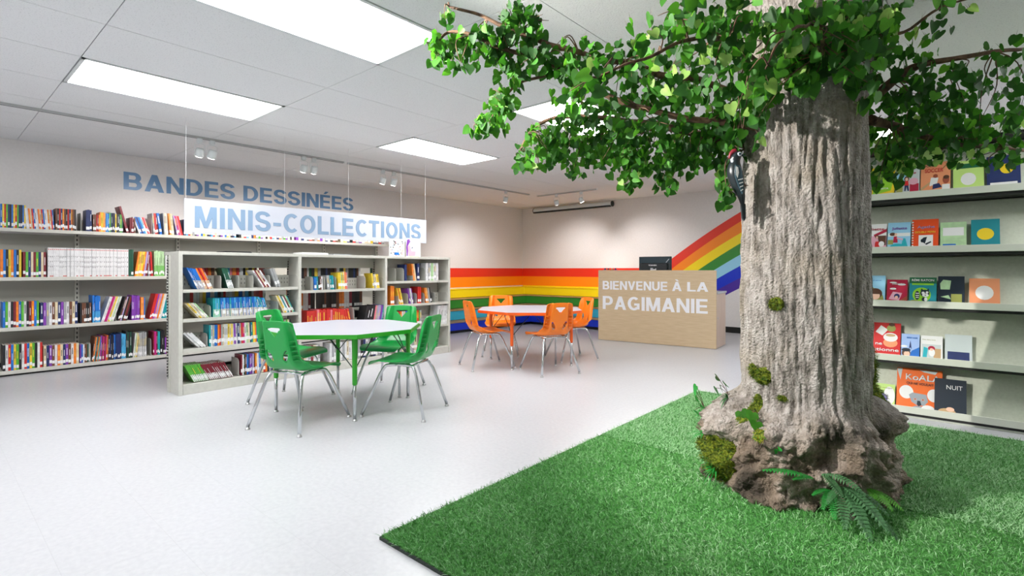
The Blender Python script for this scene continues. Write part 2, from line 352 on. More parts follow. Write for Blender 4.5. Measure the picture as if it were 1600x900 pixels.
order = {(0,0): 0, (0,2): 1, (3,0): 2, (3,2): 3}
for (x0, x1, y0, y1) in lights_rect:
    ci = round((x0-gx0)/PX); cj = round((y0-gy0)/PY)
    lab = names[order[(ci, cj)]] if (ci, cj) in order else extra[(ci, cj)]
    t = thing('ceiling_light', lab, 'ceiling light', ((x0+x1)/2, (y0+y1)/2, CEIL), group='ceiling light panels')
    hx, hy = (x1-x0)/2-.003, (y1-y0)/2-.003; b_ = BM()
    for (a, c, d, e) in ((-hx, hx, -hy, -hy+.022), (-hx, hx, hy-.022, hy), (-hx, -hx+.022, -hy, hy), (hx-.022, hx, -hy, hy)): box(b_, a, c, d, e, -.006, .03)
    obj('frame', b_, 'metalwhite', t)
    b_ = BM(); box(b_, -hx+.02, hx-.02, -hy+.02, hy-.02, .004, .02); obj('diffuser', b_, 'panel_glow', t)
# ---------------------------------------------------------------- rainbow mural (painted on the walls)
mural = thing('rainbow_mural', 'rainbow stripes painted on the back corner walls, rising towards the tree', 'mural', (XL, YB, .5))
cols = ['sred', 'sorange', 'syellow', 'sgreen', 'slight', 'sdark', 'spurple']; cn = ['red', 'orange', 'yellow', 'green', 'light blue', 'dark blue', 'purple']
# z of each boundary at x=-4.02, x=-3.4 and x=-2.81 on the back wall, continued up to the right
A = [(1.280, 2.052), (1.092, 1.890), (.915, 1.696), (.72, 1.523), (.54, 1.334), (.37, 1.145), (.20, .940), (.03, .772)]
Hl = [1.106, .925, .72, .53, .36, .19, .06, .0]
def bz(k, x):
    z0, z1 = A[k]; t = (x+4.02)/1.21; z = z0+(z1-z0)*t-.05*t*(t-1)*2
    return z
for k in range(7):
    b_ = BM(); e = .003
    def strip(P, nrm):
        top = [b_.verts.new(Vector(p)-mural.location) for p in P[0]]; bot = [b_.verts.new(Vector(p)-mural.location) for p in P[1]]
        for i in range(len(top)-1): b_.faces.new((top[i], top[i+1], bot[i+1], bot[i]))
        ext = bmesh.ops.extrude_face_region(b_, geom=b_.faces[:] if nrm is None else [f_ for f_ in b_.faces if top[0] in f_.verts or any(v in f_.verts for v in top)])
        for v in [g for g in ext['geom'] if isinstance(g, bmesh.types.BMVert)]: v.co += Vector(nrm)*e
    def curve(kk, x):
        zl = Hl[kk]; zr = bz(kk, x)
        t = min(1, max(0, (x+4.55)/.5)); return zl+(zr-zl)*(t*t*(3-2*t)) if x < -4.02 else max(zr, 0.0)
    xs = [-7.6+.004, -6.5, -5.6, -4.9]+[-4.9+.11*i for i in range(1, 50) if -4.9+.11*i < -1.8]
    xs = [x for x in xs if curve(k, x) < CEIL]
    strip(([(x, YB-.0005, curve(k, x)) for x in xs], [(x, YB-.0005, curve(k+1, x)) for x in xs]), (0, -1, 0))
    if k < 2:
        strip(([(XL+.0005, y, Hl[k]) for y in (5.3, YB-.004)], [(XL+.0005, y, Hl[k+1]) for y in (5.3, YB-.004)]), (1, 0, 0))
    o = obj('stripe', b_, cols[k], mural); o['label'] = cn[k]+' stripe'
# ---------------------------------------------------------------- corner step seating
t = thing('stepped_bench', 'rainbow coloured stepped corner bench with wooden treads behind the orange table', 'bench', (XL, YB, 0))
tiers = [(.30, .70, .535, 'syellow', 'yellow'), (.60, .53, .365, 'sgreen', 'green'), (.90, .36, .195, 'sblue', 'light blue'), (1.20, .19, .055, 'sdark', 'dark blue')]
yl, xr = 5.6, -3.95     # ends of the two wings
prev = .006
for (d, zt, zb, c, lab) in tiers:
    def Lshape(d0, d1, z0, z1, name, mm, par):
        x0, y1 = XL+d0, YB-d0; x1, y0 = XL+d1, YB-d1
        pts = [(x0, yl), (x1, yl), (x1, y0), (xr, y0), (xr, y1), (x0, y1)]
        b2 = BM(); prism(b2, [(p[0]-XL, p[1]-YB) for p in pts], z0, z1); return obj(name, b2, mm, par, bevel=.004)
    s = Lshape(prev, d, zb if d < 1.1 else .055, zt-.011, 'step', c, t); s['label'] = lab+' step'
    Lshape(prev, d+.010, zt-.011, zt, 'tread', 'tread' if c in ('sgreen', 'sblue', 'sdark') else c, s)
    prev = d+.0005
Lb = BM(); prism(Lb, [(.02, yl-YB), (1.12, yl-YB), (1.12, -1.12), (xr-XL, -1.12), (xr-XL, -.02), (.02, -.02)], 0, .054); obj('plinth', Lb, 'base', t)
# ---------------------------------------------------------------- wall shelving
t = thing('wall_shelving', 'long putty grey metal wall shelving full of books along the left wall', 'bookshelf', (XL, 0, 0))
SY0, SY1 = -.4, 5.2
for z in (1.5, 1.0, .49, .055):
    b_ = BM(); box(b_, .012, .345, SY0, SY1, z-.022, z)
    box(b_, .33, .352, SY0, SY1, z-.036, z+.001)
    obj('shelf', b_, 'steel', t, bevel=.003)
b_ = BM(); box(b_, .002, .01, SY0, SY1, .06, 1.46); 
obj('back_panel', b_, 'backgrey', t)
for y in (-.38, .2, 1.19, 2.19, 3.2, 4.2, 5.17):
    b_ = BM(); box(b_, .012, .045, y-.018, y+.018, 0, 1.50)
    for k in range(28): box(b_, .044, .0465, y-.005, y+.005, .1+.05*k, .125+.05*k, 1)
    u = obj('upright', b_, ['steel', 'slot'], t)
b_ = BM(); box(b_, .012, .30, SY0, SY1, 0, .03); obj('plinth', b_, 'base', t)
# ---------------------------------------------------------------- free standing double bookcase
BX0, BX1, BXF = -5.50, -5.255, -5.03     # back face, centre, front face (x)
BY = [1.49, 2.535, 3.57, 4.55]; BH = 1.235
t = thing('double_bookcase', 'freestanding putty grey double sided metal bookcase behind the green table', 'bookcase', (BXF-.2, BY[0], 0))
ox = t.location
def bb(x0, x1, y0, y1, z0, z1, name, mm='steel', par=None, bev=.003, lab=None):
    b2 = BM(); box(b2, x0-ox.x, x1-ox.x, y0-ox.y, y1-ox.y, z0, z1)
    o = obj(name, b2, mm, par or t, bevel=bev)
    if lab: o['label'] = lab
    return o
for i, y in enumerate(BY):
    wd = .028
    if i == 0:
        bb(BX1+.01, BXF, y-wd, y+.004, 0, BH, 'end_panel')
        bb(BX1-.20, BX1-.035, y+.0, y+.02, .18, BH-.03, 'end_panel')
    else: bb(BX1+.02, BXF, y-wd/2, y+wd/2, 0, BH, 'end_panel' if i == 3 else 'divider')
    b_ = BM(); yy = y-wd if i == 0 else y
    box(b_, BX1-.035-ox.x, BX1+.01-ox.x, yy-.012-ox.y, yy+.02-ox.y, 0, BH-.03)
    for k in range(44): box(b_, BX1-.022-ox.x, BX1-.010-ox.x, yy-.0135-ox.y, yy-.011-ox.y, .12+.025*k, .132+.025*k, 1)
    for yside in (-1, 1):
        for k in range(40): box(b_, BX1+.0-ox.x, BX1+.013-ox.x, yy+.022*yside-.004-ox.y, yy+.022*yside+.004-ox.y, .14+.026*k, .153+.026*k, 1)
    obj('upright', b_, ['steel', 'slot'], t)
bb(BX0, BXF-.002, BY[0]-.01, BY[3]-.002, BH-.028, BH, 'top_panel')
bb(BX0+.03, BX0+.2, BY[0]+.005, BY[3], 0, .17, 'plinth')
bays = [('left', [.905, .65, .39], 1), ('middle', [.865, .62, .41], 0), ('right', [.94, .66, .375], 1)]
for i, (nm, zs, ok) in enumerate(bays):
    y0, y1 = BY[i]+(.006 if i == 0 else .016), BY[i+1]-.016
    bb(BX1+.02, BXF-.004, y0, y1, 0, .088, 'base_shelf', lab=None)
    b_ = BM(); 
    # perforated back strips: the bottom two thirds are closed, gaps remain above each row
    box(b_, BX1+.002-ox.x, BX1+.010-ox.x, y0-ox.y, y1-ox.y, BH-.14, BH-.02)
    if nm == 'right': box(b_, BX1+.002-ox.x, BX1+.010-ox.x, y0-ox.y, y1-ox.y, .1, BH-.14)
    obj('back_panel' if nm == 'right' else 'back_rail', b_, 'backgrey', t)
    for k, z in enumerate(zs):
        if nm == 'middle' and z == .62: continue
        b_ = BM(); Y0, Y1 = y0-ox.y, y1-ox.y; X0, X1 = BX1+.015-ox.x, BXF-.005-ox.x
        box(b_, X0, X1-.0125, Y0, Y1, z-.018, z); box(b_, X1-.012, X1, Y0, Y1, z-.026, z+.001)
        box(b_, X0, X0+.004, Y0, Y1, z, z+.12)      # low back lip
        for kk in range(int((Y1-Y0)/.03)):
            for zz in (.035, .075): box(b_, X0+.0035, X0+.0046, Y0+.012+.03*kk, Y0+.017+.03*kk, z+zz, z+zz+.018, 1)
        s = obj('shelf', b_, ['steel', 'slot'], t)
        for yy in (Y0, Y1-.003):     # rounded side brackets
            b2 = BM(); P = [(X0, z-.02), (X1-.012, z-.02), (X1-.012, z+.085), (X1-.022, z+.112), (X1-.045, z+.122), (X0, z+.122)]
            prism(b2, P, 0, .003, mtx=Matrix(((1,0,0,0), (0,0,1,yy), (0,1,0,0), (0,0,0,1)))); obj('bracket', b2, 'bracket', s)
    for z in (.93, .64, .37, .17):    # rear side shelves
        bb(BX0+.005, BX1-.04, y0, y1, z-.018, z, 'rear_shelf')
# ---------------------------------------------------------------- books
PAL = dict(r=((.62,.025,.02),'red'), R=((.20,.012,.025),'dark red'), o=((.85,.22,.02),'orange'), y=((.85,.62,.05),'yellow'), c=((.72,.62,.42),'cream'), w=((.74,.74,.75),'white'),
 g=((.10,.42,.04),'green'), G=((.01,.09,.05),'dark green'), t=((.01,.32,.36),'teal'), l=((.08,.42,.72),'light blue'), b=((.01,.16,.58),'blue'), n=((.015,.03,.13),'navy'),
 p=((.22,.05,.40),'purple'), m=((.55,.02,.22),'magenta'), k=((.015,.015,.018),'black'), s=((.36,.37,.38),'grey'), u=((.16,.06,.03),'brown'), i=((.78,.20,.25),'pink'), v=((.42,.34,.62),'lavender'), e=((.46,.68,.38),'pale green'), a=((.85,.42,.14),'amber'))
for k_, (c_, n_) in PAL.items(): M['bk_'+k_] = noisy('book_'+n_.replace(' ', '_'), tuple(x*.92 for x in c_), tuple(min(1, x*1.05) for x in c_), 25, .45, 2, .05, .001, lo=.4, hi=.6)
M['pages'] = noisy('book_pages', (.60,.57,.50), (.74,.71,.65), 200, .8, 2, .2, .001)
M['sticker'] = mat('spine_sticker', (.85,.85,.86), .5)
M['stickerred'] = mat('spine_red_band', (.60,.12,.10), .5)
meshes = {}
RB = random.Random(5)
def book_mesh(th, h, d, c, low, st):
    """spine on +X side at x=0, bottom centre at the origin"""
    key = (round(th, 3), round(h, 3), d, c, low, st)
    if key in meshes: return meshes[key]
    b2 = BM(); a = th/2; cv = min(.0018, th*.2)
    box(b2, -d+.003, -cv, -a+cv, a-cv, .003, h-.003, 1)           # page block
    box(b2, -d, 0, -a, -a+cv, 0, h, 0); box(b2, -d, 0, a-cv, a, 0, h, 0)   # boards
    if low:
        box(b2, -cv, 0, -a+cv, a-cv, 0, h*.42, 3); box(b2, -cv, 0, -a+cv, a-cv, h*.42, h, 0)
    else: box(b2, -cv, 0, -a+cv, a-cv, 0, h, 0)
    # title line on the spine
    if st >= 100:
        box(b2, 0, .0004, -a*.6, a*.6, h*.925, h*.955, 3)
        for q in range(3): box(b2, 0, .0004, -a*.3, a*.2, h*(.3+.17*q+.03*(st-100)), h*(.38+.17*q), 4)
        if st == 101: box(b2, 0, .0004, -a*.9, a*.9, h*.01, h*.045, 3)
        low = 'X'; st = 0
    if st % 2 == 1: box(b2, 0, .0004, -a*(.18+.05*(st//2)), a*(.18+.05*(st//2)), h*(.40+.04*(st//2)), h*(.66+.07*(st//2)), 4)
    if st >= 2:
        z = .012+.007*(st//2); box(b2, 0, .0007, -a*.98, a*.98, z, z+.032, 2)
    if low == 'X': pass
    me = bpy.data.meshes.new('book'); b2.to_mesh(me); b2.free()
    lowm = {'c': 'bk_c', 'w': 'bk_w', 'W': 'bk_w', 'g': 'bk_g', 'e': 'bk_e', 'l': 'bk_l', 'X': 'stickerred'}.get(low, 'bk_w')
    for mm in ('bk_'+c, 'pages', 'sticker', lowm, 'bk_w' if c in 'nkGRubpt' else 'bk_k' if c in 'yceawl' else 'bk_y'): me.materials.append(M[mm])
    meshes[key] = me; return me
BR = [
    ('top shelf of the wall shelving', -7.27, 1.5, [
        (0.551, 0.738, 14, 0.24, 0, 'byrgnk', ''),
        (0.743, 0.963, 18, 0.21, 4, 'wwocrb', ''),
        (0.969, 1.137, 12, 0.23, 0, 'ukrno', ''),
        ('E', 1.180, 0.2),
        (1.223, 1.273, 3, 0.235, 0, 'n', ''),
        (1.283, 1.312, 2, 0.19, 0, 'u', ''),
        (1.315, 1.342, 3, 0.19, 0, 'rRo', ''),
        (1.342, 1.396, 5, 0.215, 0, 'oyyoa', ''),
        (1.396, 1.428, 3, 0.21, 0, 'blb', ''),
        (1.428, 1.482, 5, 0.215, 0, 'gGnkn', ''),
        (1.482, 1.556, 6, 0.21, 0, 'ykkGgG', ''),
        (1.590, 1.612, 1, 0.31, 14, 'R', ''),
        (1.621, 1.673, 4, 0.18, 0, 'RRRu', ''),
        (1.709, 1.824, 8, 0.2, 18, 'wbnblwri', ''),
        ('E', 1.838, 0.2),
        (1.854, 1.905, 3, 0.25, 4, 'srR', ''),
        (1.916, 1.942, 1, 0.25, 8, 'b', ''),
        (1.961, 2.006, 4, 0.26, 3, 'scwc', ''),
        (2.021, 2.071, 4, 0.26, 5, 'oacc', ''),
        (2.099, 2.165, 4, 0.24, 12, 'vmir', ''),
        (2.173, 2.785, 26, 0.2, 0, 'nlrcskpwbyck', ''),
        (2.821, 3.577, 24, 0.2, 3, 'kcrlwnosgpw', ''),
        (3.599, 4.268, 16, 0.2, 0, 'pcnwkruso', ''),
        (4.317, 5.120, 15, 0.2, 0, 'cynkrspwc', ''),
    ]),
    ('second shelf of the wall shelving', -7.27, 1, [
        (0.551, 0.705, 8, 0.28, 0, 'obky', ''),
        (0.716, 0.894, 9, 0.26, 0, 'Rgnc', ''),
        (0.906, 1.170, 17, 0.31, 0, 'w', 'X'),
        (1.170, 1.607, 25, 0.31, 0, 'w', 'X'),
        (1.611, 1.654, 2, 0.31, 0, 'G', ''),
        (1.663, 1.716, 3, 0.29, -8, 'oya', 'W'),
        (1.716, 1.787, 4, 0.29, -7, 'yovR', 'W'),
        (1.802, 1.847, 3, 0.285, 3, 'sRr', 'W'),
        (1.860, 1.966, 8, 0.3, 0, 'e', 'g'),
        (1.976, 2.126, 7, 0.29, 0, 'wsckw', ''),
    ]),
    ('third shelf of the wall shelving', -7.27, 0.49, [
        (0.567, 0.839, 14, 0.26, 0, 'bgwkRo', ''),
        (0.848, 1.152, 13, 0.24, 0, 'npswuc', ''),
        (1.172, 1.269, 6, 0.22, 0, 'kuukku', ''),
        (1.279, 1.348, 6, 0.295, 0, 'b', 'l'),
        (1.355, 1.468, 9, 0.29, -16, 'wwmmcywew', ''),
        ('E', 1.489, 0.2),
        (1.505, 1.590, 7, 0.28, -14, 'kuvkuRk', ''),
        (1.637, 1.717, 7, 0.285, 0, 'p', ''),
        (1.724, 1.769, 4, 0.26, 0, 'oaob', ''),
        (1.810, 1.930, 8, 0.3, -12, 'rrpivocw', ''),
        (1.937, 1.992, 4, 0.22, -6, 't', ''),
        (1.998, 2.119, 7, 0.25, 0, 'woyuc', ''),
    ]),
    ('bottom shelf of the wall shelving', -7.27, 0.055, [
        (0.567, 0.865, 15, 0.26, 0, 'kwrbyg', ''),
        (0.874, 1.162, 13, 0.22, 0, 'cnpuwo', ''),
        (1.172, 1.258, 7, 0.2, 0, 'pbwuuGs', ''),
        ('E', 1.262, 0.21),
        (1.271, 1.340, 7, 0.27, -6, 'uotuoto', ''),
        (1.343, 1.411, 6, 0.275, -2, 'pRmRmo', ''),
        (1.413, 1.484, 7, 0.275, 0, 'uknkknb', ''),
        (1.488, 1.537, 5, 0.285, 0, 'n', ''),
        (1.541, 1.582, 4, 0.285, 0, 'l', ''),
        (1.584, 1.647, 5, 0.305, 0, 'kGkGk', ''),
        (1.649, 1.686, 4, 0.28, -5, 'wecy', ''),
        (1.694, 1.782, 9, 0.28, 0, 's', 'w'),
        ('E', 1.829, 0.2),
        (1.848, 1.918, 6, 0.28, 0, 'RmmRtt', ''),
        (1.925, 1.969, 3, 0.29, 0, 'k', ''),
        (1.971, 2.034, 5, 0.2, 0, 'pRuoR', ''),
        (2.046, 2.156, 7, 0.24, 0, 'wcko', ''),
    ]),
    ('top shelf of the left bay', -5.06, 0.905, [
        (1.614, 1.680, 6, 0.2, 24, 'b', 'c'),
        (1.680, 1.746, 5, 0.2, 24, 'orroR', 'c'),
        ('E', 1.810, 0.12),
        (1.869, 1.921, 4, 0.19, 17, 'G', 'w'),
        ('E', 1.963, 0.12),
        ('E', 2.092, 0.12),
        (2.181, 2.259, 5, 0.19, 32, 'wRcRw', ''),
        ('E', 2.250, 0.12),
        (2.311, 2.358, 2, 0.19, 20, 's', ''),
    ]),
    ('second shelf of the left bay', -5.06, 0.65, [
        (1.627, 1.711, 6, 0.17, 40, 'cywcwe', ''),
        ('E', 1.723, 0.11),
        (1.742, 1.810, 7, 0.17, 0, 'ttltltl', 'e'),
        (1.810, 2.123, 24, 0.17, 3, 'bblbbbt', 'c'),
        (2.128, 2.232, 7, 0.165, 14, 'lbtltb', 'c'),
        ('E', 2.329, 0.12),
        (2.382, 2.499, 8, 0.185, 26, 'cywtwRet', ''),
    ]),
    ('third shelf of the left bay', -5.06, 0.39, [
        (1.623, 1.692, 3, 0.18, 42, 'w', ''),
        ('E', 1.696, 0.12),
        (1.711, 1.908, 14, 0.19, 0, 'twsbborscwwycy', 'W'),
        (1.908, 2.123, 14, 0.19, 2, 'wpwnsrmwecntyo', 'W'),
        (2.128, 2.469, 19, 0.19, 3, 'bwyrsgckwow', ''),
    ]),
    ('base shelf of the left bay', -5.06, 0.092, [
        (1.589, 1.715, 9, 0.17, 26, 'g', 'w'),
        (1.719, 1.917, 13, 0.165, 30, 'R', 'w'),
        ('E', 1.963, 0.16),
        (1.980, 2.123, 11, 0.19, 0, 'RwGubnppvuo', 'W'),
        (2.128, 2.469, 18, 0.19, 2, 'wbcroksny', ''),
    ]),
    ('top shelf of the middle bay', -5.06, 0.865, [
        ('E', 2.691, 0.14),
        (2.703, 2.728, 1, 0.13, 0, 'b', ''),
        (2.735, 2.805, 4, 0.14, 3, 'tkuw', ''),
        ('E', 2.824, 0.14),
        (2.852, 2.927, 4, 0.15, 5, 'sstt', ''),
        ('E', 2.952, 0.14),
        (2.983, 3.092, 7, 0.185, 3, 'yyeycoi', 'W'),
        ('E', 3.315, 0.14),
        (3.414, 3.504, 5, 0.165, 8, 'yscyy', 'W'),
        ('E', 3.546, 0.1),
    ]),
    ('third shelf of the middle bay', -5.06, 0.41, [
        (2.624, 3.045, 19, 0.245, 0, 'rrrrrir', ''),
        (3.047, 3.151, 4, 0.24, 12, 'r', ''),
        ('E', 3.171, 0.25),
        (3.273, 3.400, 4, 0.26, -14, 'k', ''),
        (3.407, 3.546, 7, 0.26, -10, 'isvvptG', ''),
    ]),
    ('second shelf of the middle bay', -5.06, 0.62, [
    ]),
    ('base shelf of the middle bay', -5.06, 0.092, [
        (2.592, 2.769, 7, 0.2, 0, 'cwsR', ''),
        (2.879, 3.205, 13, 0.2, 0, 'wswcw', ''),
        (3.218, 3.546, 10, 0.2, 0, 'sknw', ''),
    ]),
    ('top shelf of the right bay', -5.06, 0.94, [
        ('E', 3.728, 0.16),
        ('E', 3.846, 0.16),
        (3.862, 3.894, 1, 0.2, 0, 'n', ''),
        ('E', 3.984, 0.16),
        (3.992, 4.039, 3, 0.21, 9, 'oac', ''),
        (4.051, 4.088, 1, 0.21, 0, 'n', ''),
        ('E', 4.170, 0.16),
        (4.184, 4.386, 10, 0.22, 0, 'wwsweewsww', ''),
    ]),
    ('second shelf of the right bay', -5.06, 0.66, [
        (3.651, 3.705, 2, 0.22, 0, 'o', ''),
        ('E', 3.767, 0.13),
        (3.790, 3.846, 4, 0.2, 14, 'yoyy', ''),
        ('E', 3.910, 0.13),
        (3.935, 3.992, 4, 0.19, 10, 'pswp', ''),
        ('E', 4.042, 0.13),
        (4.059, 4.110, 2, 0.2, 0, 'r', ''),
        ('E', 4.161, 0.13),
        (4.191, 4.284, 4, 0.19, 10, 'oask', ''),
        ('E', 4.337, 0.13),
    ]),
    ('third shelf of the right bay', -5.06, 0.375, [
        (3.651, 3.902, 9, 0.2, 0, 'wcbyro', ''),
        (3.968, 4.119, 6, 0.2, 0, 'ucyrgs', ''),
        (4.355, 4.530, 7, 0.24, -6, 'w', ''),
    ]),
    ('base shelf of the right bay', -5.06, 0.092, [
        (3.728, 4.051, 7, 0.2, 0, 'wsck', ''),
    ]),

]
BK_E = {}
counts = {}
ALLB = []
def visible_size(y, X, z, th, hh):
    dist = math.hypot(X, y); a = math.degrees(math.atan2(-X, y))-40.98
    if X < -7 and (a > 39.7 or (z > 1.4 and 2.17 < y) or (z < 1.4 and y > 1.83)): return 0   # outside the view, behind the sign or behind the bookcase
    return th*hh/dist**2
ORD = ['first','second','third','fourth','fifth','sixth','seventh','eighth','ninth','tenth']
def nth(n):
    if n <= 10: return ORD[n-1]
    return '%d%s' % (n, 'th' if 10 < n % 100 < 14 else {1: 'st', 2: 'nd', 3: 'rd'}.get(n % 10, 'th'))
def bookend_mesh(h, d):
    if (h, d) in meshes: return meshes[(h, d)]
    b2 = BM(); P = [(-d, 0), (0, 0), (0, h*.72), (-.006, h*.88), (-.022, h*.97), (-.045, h), (-d, h)]
    prism(b2, P, -.0015, .0015, mtx=Matrix(((1,0,0,0), (0,0,1,0), (0,1,0,0), (0,0,0,1)))); box(b2, -d, 0, -.0015, .05, 0, .002)
    me = bpy.data.meshes.new('bookend'); b2.to_mesh(me); b2.free(); me.materials.append(M['bracket']); meshes[(h, d)] = me; return me
for (rname, X, z, segs) in BR:
    wallrow = 'wall' in rname; bn = 0; en = 0; tot = {}
    lastY = -9
    for s in segs:
        if s[0] == 'E':
            en += 1
            o = bpy.data.objects.new('bookend', bookend_mesh(s[2], .20 if wallrow else .17)); C.objects.link(o); o.location = (X-.006, s[1], z+.0005)
            tag(o, 'putty grey metal bookend, %s from the left on the %s' % (nth(en), rname), 'bookend', 'bookends')
            continue
        y0, y1, n, h, lean, colr, low = s
        la = math.radians(lean); pitch = (y1-y0)/n; th = pitch*math.cos(la)*.955
        for q in range(n):
            c = colr[q % len(colr)]; hh = h*(1+RB.uniform(-.018, .018)) if not low == 'X' else h
            hh = round(hh, 2) if len(set(colr)) > 1 else round(hh/.005)*.005
            st = RB.choice((0, 1, 2, 2, 3, 3, 4, 5, 6, 7)); d = .15 if not wallrow else (.17 if h < .25 else .2)
            if low == 'X': st = 100+RB.choice((0, 1, 2)); lw = ''
            else: lw = low if not low == 'W' else ''
            if low in ('W',): st = RB.choice((4, 5, 6, 7))
            bn += 1; tot[c] = tot.get(c, 0)+1
            jit = RB.uniform(0, .012)
            o = bpy.data.objects.new('book', book_mesh(th, hh, d, c, lw, st))
            y = y0+pitch*(q+.5)
            # rests on its lower edge on the shelf
            zc = z+.001+abs(math.sin(la))*th/2
            o.location = (X-jit, y, zc); o.rotation_euler = (la, 0, 0)
            thin = 'thin' if th < .016 else 'slim' if th < .026 else 'thick'
            ex = ' leaning' if abs(lean) > 6 else ''
            ALLB.append((visible_size(y, X, z, th, hh), o, '%s %s%s book, %s from left on the %s' % (thin, PAL[c][1], ex, nth(bn), rname), 'books on the '+rname))
# books of the rear side, seen through the gaps of the bookcase (fore-edges towards the camera)
rn = 0
for (zz, y0, y1, cs, h) in ((.931, 1.60, 2.40, 'kykyRroucswbliorw', .25), (.641, 1.60, 2.3, 'bwlksrwwcy', .24), (.931, 2.62, 3.40, 'kuwGkyskkn', .22), (.641, 2.60, 3.42, 'uoowwRkkkukk', .25), (.371, 2.62, 3.4, 'kkukRkk', .23), (.931, 3.64, 4.4, 'nwnwsG', .22)):
    y = y0
    while y < y1:
        th = RB.choice((.02, .026, .034)); c = cs[rn % len(cs)]; rn += 1
        o = bpy.data.objects.new('book', book_mesh(th, round(h*RB.uniform(.93, 1.03), 2), .15, c, '', RB.choice((0, 2))))
        o.location = (BX1-.06, y+th/2, zz+.0005)
        bayn = 'left' if y < 2.5 else 'middle' if y < 3.55 else 'right'
        rank = counts.get((bayn, zz), 0)+1; counts[(bayn, zz)] = rank
        ALLB.append((0, o, '', ''))
        y += th+.002+(RB.uniform(.03, .09) if RB.random() < .12 else 0)
ALLB.sort(key=lambda q: -q[0])
for sz, o, lab, grp in ALLB[:300]:
    C.objects.link(o); tag(o, lab, 'book', grp)
rest = BM(); rmats = []
for sz, o, lab, grp in ALLB[300:]:
    tm = BM(); tm.from_mesh(o.data); tm.transform(Matrix.LocRotScale(o.location, o.rotation_euler, None)); ids = []
    for m_ in o.data.materials:
        if m_ not in rmats: rmats.append(m_)
        ids.append(rmats.index(m_))
    for f_ in tm.faces: f_.material_index = ids[f_.material_index]
    mm_ = bpy.data.meshes.new('q'); tm.to_mesh(mm_); tm.free(); rest.from_mesh(mm_); bpy.data.meshes.remove(mm_); bpy.data.objects.remove(o)
me = bpy.data.meshes.new('background_books'); rest.to_mesh(me); rest.free()
tag(link('background_books', me, None, rmats), 'the many further small books of the wall shelving and the bookcase, seen behind the sign and through gaps', 'books', kind='stuff')
# comics on top of the bookcase
def cover(name, label, W_, H_, T, base, arts, loc, rot, group, texts=(), cat='book'):
    """a book standing upright: front cover towards -Y at y=0; arts: (material, [(u,v)...]) polygons on the cover, in cover units"""
    t_ = thing(name, label, cat, loc, 0, group); t_.rotation_euler = rot
    b2 = BM(); box(b2, 0, W_, 0, .0015, 0, H_, 0); box(b2, 0, W_, T-.0015, T, 0, H_, 0); box(b2, 0, .0015, .0015, T-.0015, 0, H_, 0); box(b2, .0015, W_-.003, .0015, T-.0015, .003, H_-.003, 1)
    obj('cover', b2, [base, 'pages'], t_)
    mats_ = []; b2 = BM(); lift = 0
    for (mm, P) in arts:
        if mm not in mats_: mats_.append(mm)
        lift += .00025
        prism(b2, [(p[0]*W_, p[1]*H_) for p in P], 0, .0003+lift, mats_.index(mm), mtx=Matrix(((1,0,0,0), (0,0,-1,0), (0,1,0,0), (0,0,0,1))))
    if mats_: obj('cover_picture', b2, mats_, t_)
    for (s, u, v, wd, ht, mm, bold) in texts:
        bt = text_mesh(s, ht*H_, wd*W_, .0006, bold); 
        bt.transform(Matrix(((1,0,0,u*W_), (0,0,-1,-.0005-lift), (0,1,0,v*H_), (0,0,0,1)))); obj('title', bt, mm, t_)
    return t_
def ell(cx, cy, rx, ry, n=16, a0=0): return [(cx+rx*math.cos(2*PI*i/n+a0), cy+ry*math.sin(2*PI*i/n+a0)) for i in range(n)]
def rect(x0, y0, x1, y1): return [(x0, y0), (x1, y0), (x1, y1), (x0, y1)]
for k_, c_ in dict(skin=(.85,.55,.40), hair=(.10,.04,.02), crimson=(.42,.01,.045), lime=(.55,.78,.22), koalagrey=(.32,.36,.40), koalaorange=(.90,.16,.015), sky=(.30,.60,.80), paleblue=(.35,.50,.82), pagewhite=(.82,.83,.82), coverred=(.62,.02,.02), soccer=(.82,.32,.15), wimpy=(.80,.08,.012), coverpink=(.75,.40,.50), scootteal=(.02,.42,.50), dgreen=(.01,.13,.05), bgreen=(.28,.62,.03), covteal=(.01,.25,.30), covyellow=(.85,.62,.02), dnavy=(.01,.02,.035), snail=(.22,.20,.42), rust=(.35,.08,.04), tan=(.55,.36,.18), olive=(.30,.32,.08), palegrey=(.55,.62,.62)).items():
    M['cv_'+k_] = mat('cover_'+k_, c_, .4)
rc = random.Random(4); arts = []
for i in range(46):
    u, v = rc.uniform(.06, .9), rc.uniform(.04, .93); arts.append((rc.choice(['cv_dnavy', 'cv_rust', 'cv_dnavy', 'cv_skin', 'cv_paleblue', 'cv_coverpink']), ell(u, v, rc.uniform(.012, .05), rc.uniform(.012, .035), 7)))
arts.append(('bk_b', rect(.32, .1, .58, .24)))
HY = math.radians(90)
cover('comic_book', 'white comic with a crowd of small figures standing on top of the bookcase', .225, .215, .012, 'cv_pagewhite', arts, (-5.20, 3.735, BH+.001), (0, 0, HY), 'comics shown on top of the bookcase')
cover('comic_book', 'white comic with a pink armchair picture standing on top of the bookcase', .225, .235, .012, 'cv_pagewhite', [('bk_p', [(.02,.05),(.1,.05),(.14,.62),(.26,.8),(.3,.78),(.2,.95),(.05,.9),(.0,.5)]), ('cv_coverpink', [(.14,.04),(.62,.06),(.64,.3),(.36,.3),(.25,.62),(.1,.6)]), ('bk_n', [(.36,.5),(.48,.55),(.4,.42)]), ('bk_y', rect(.25,.0,.9,.035))], (-5.20, 3.985, BH+.001), (0, 0, HY), 'comics shown on top of the bookcase')
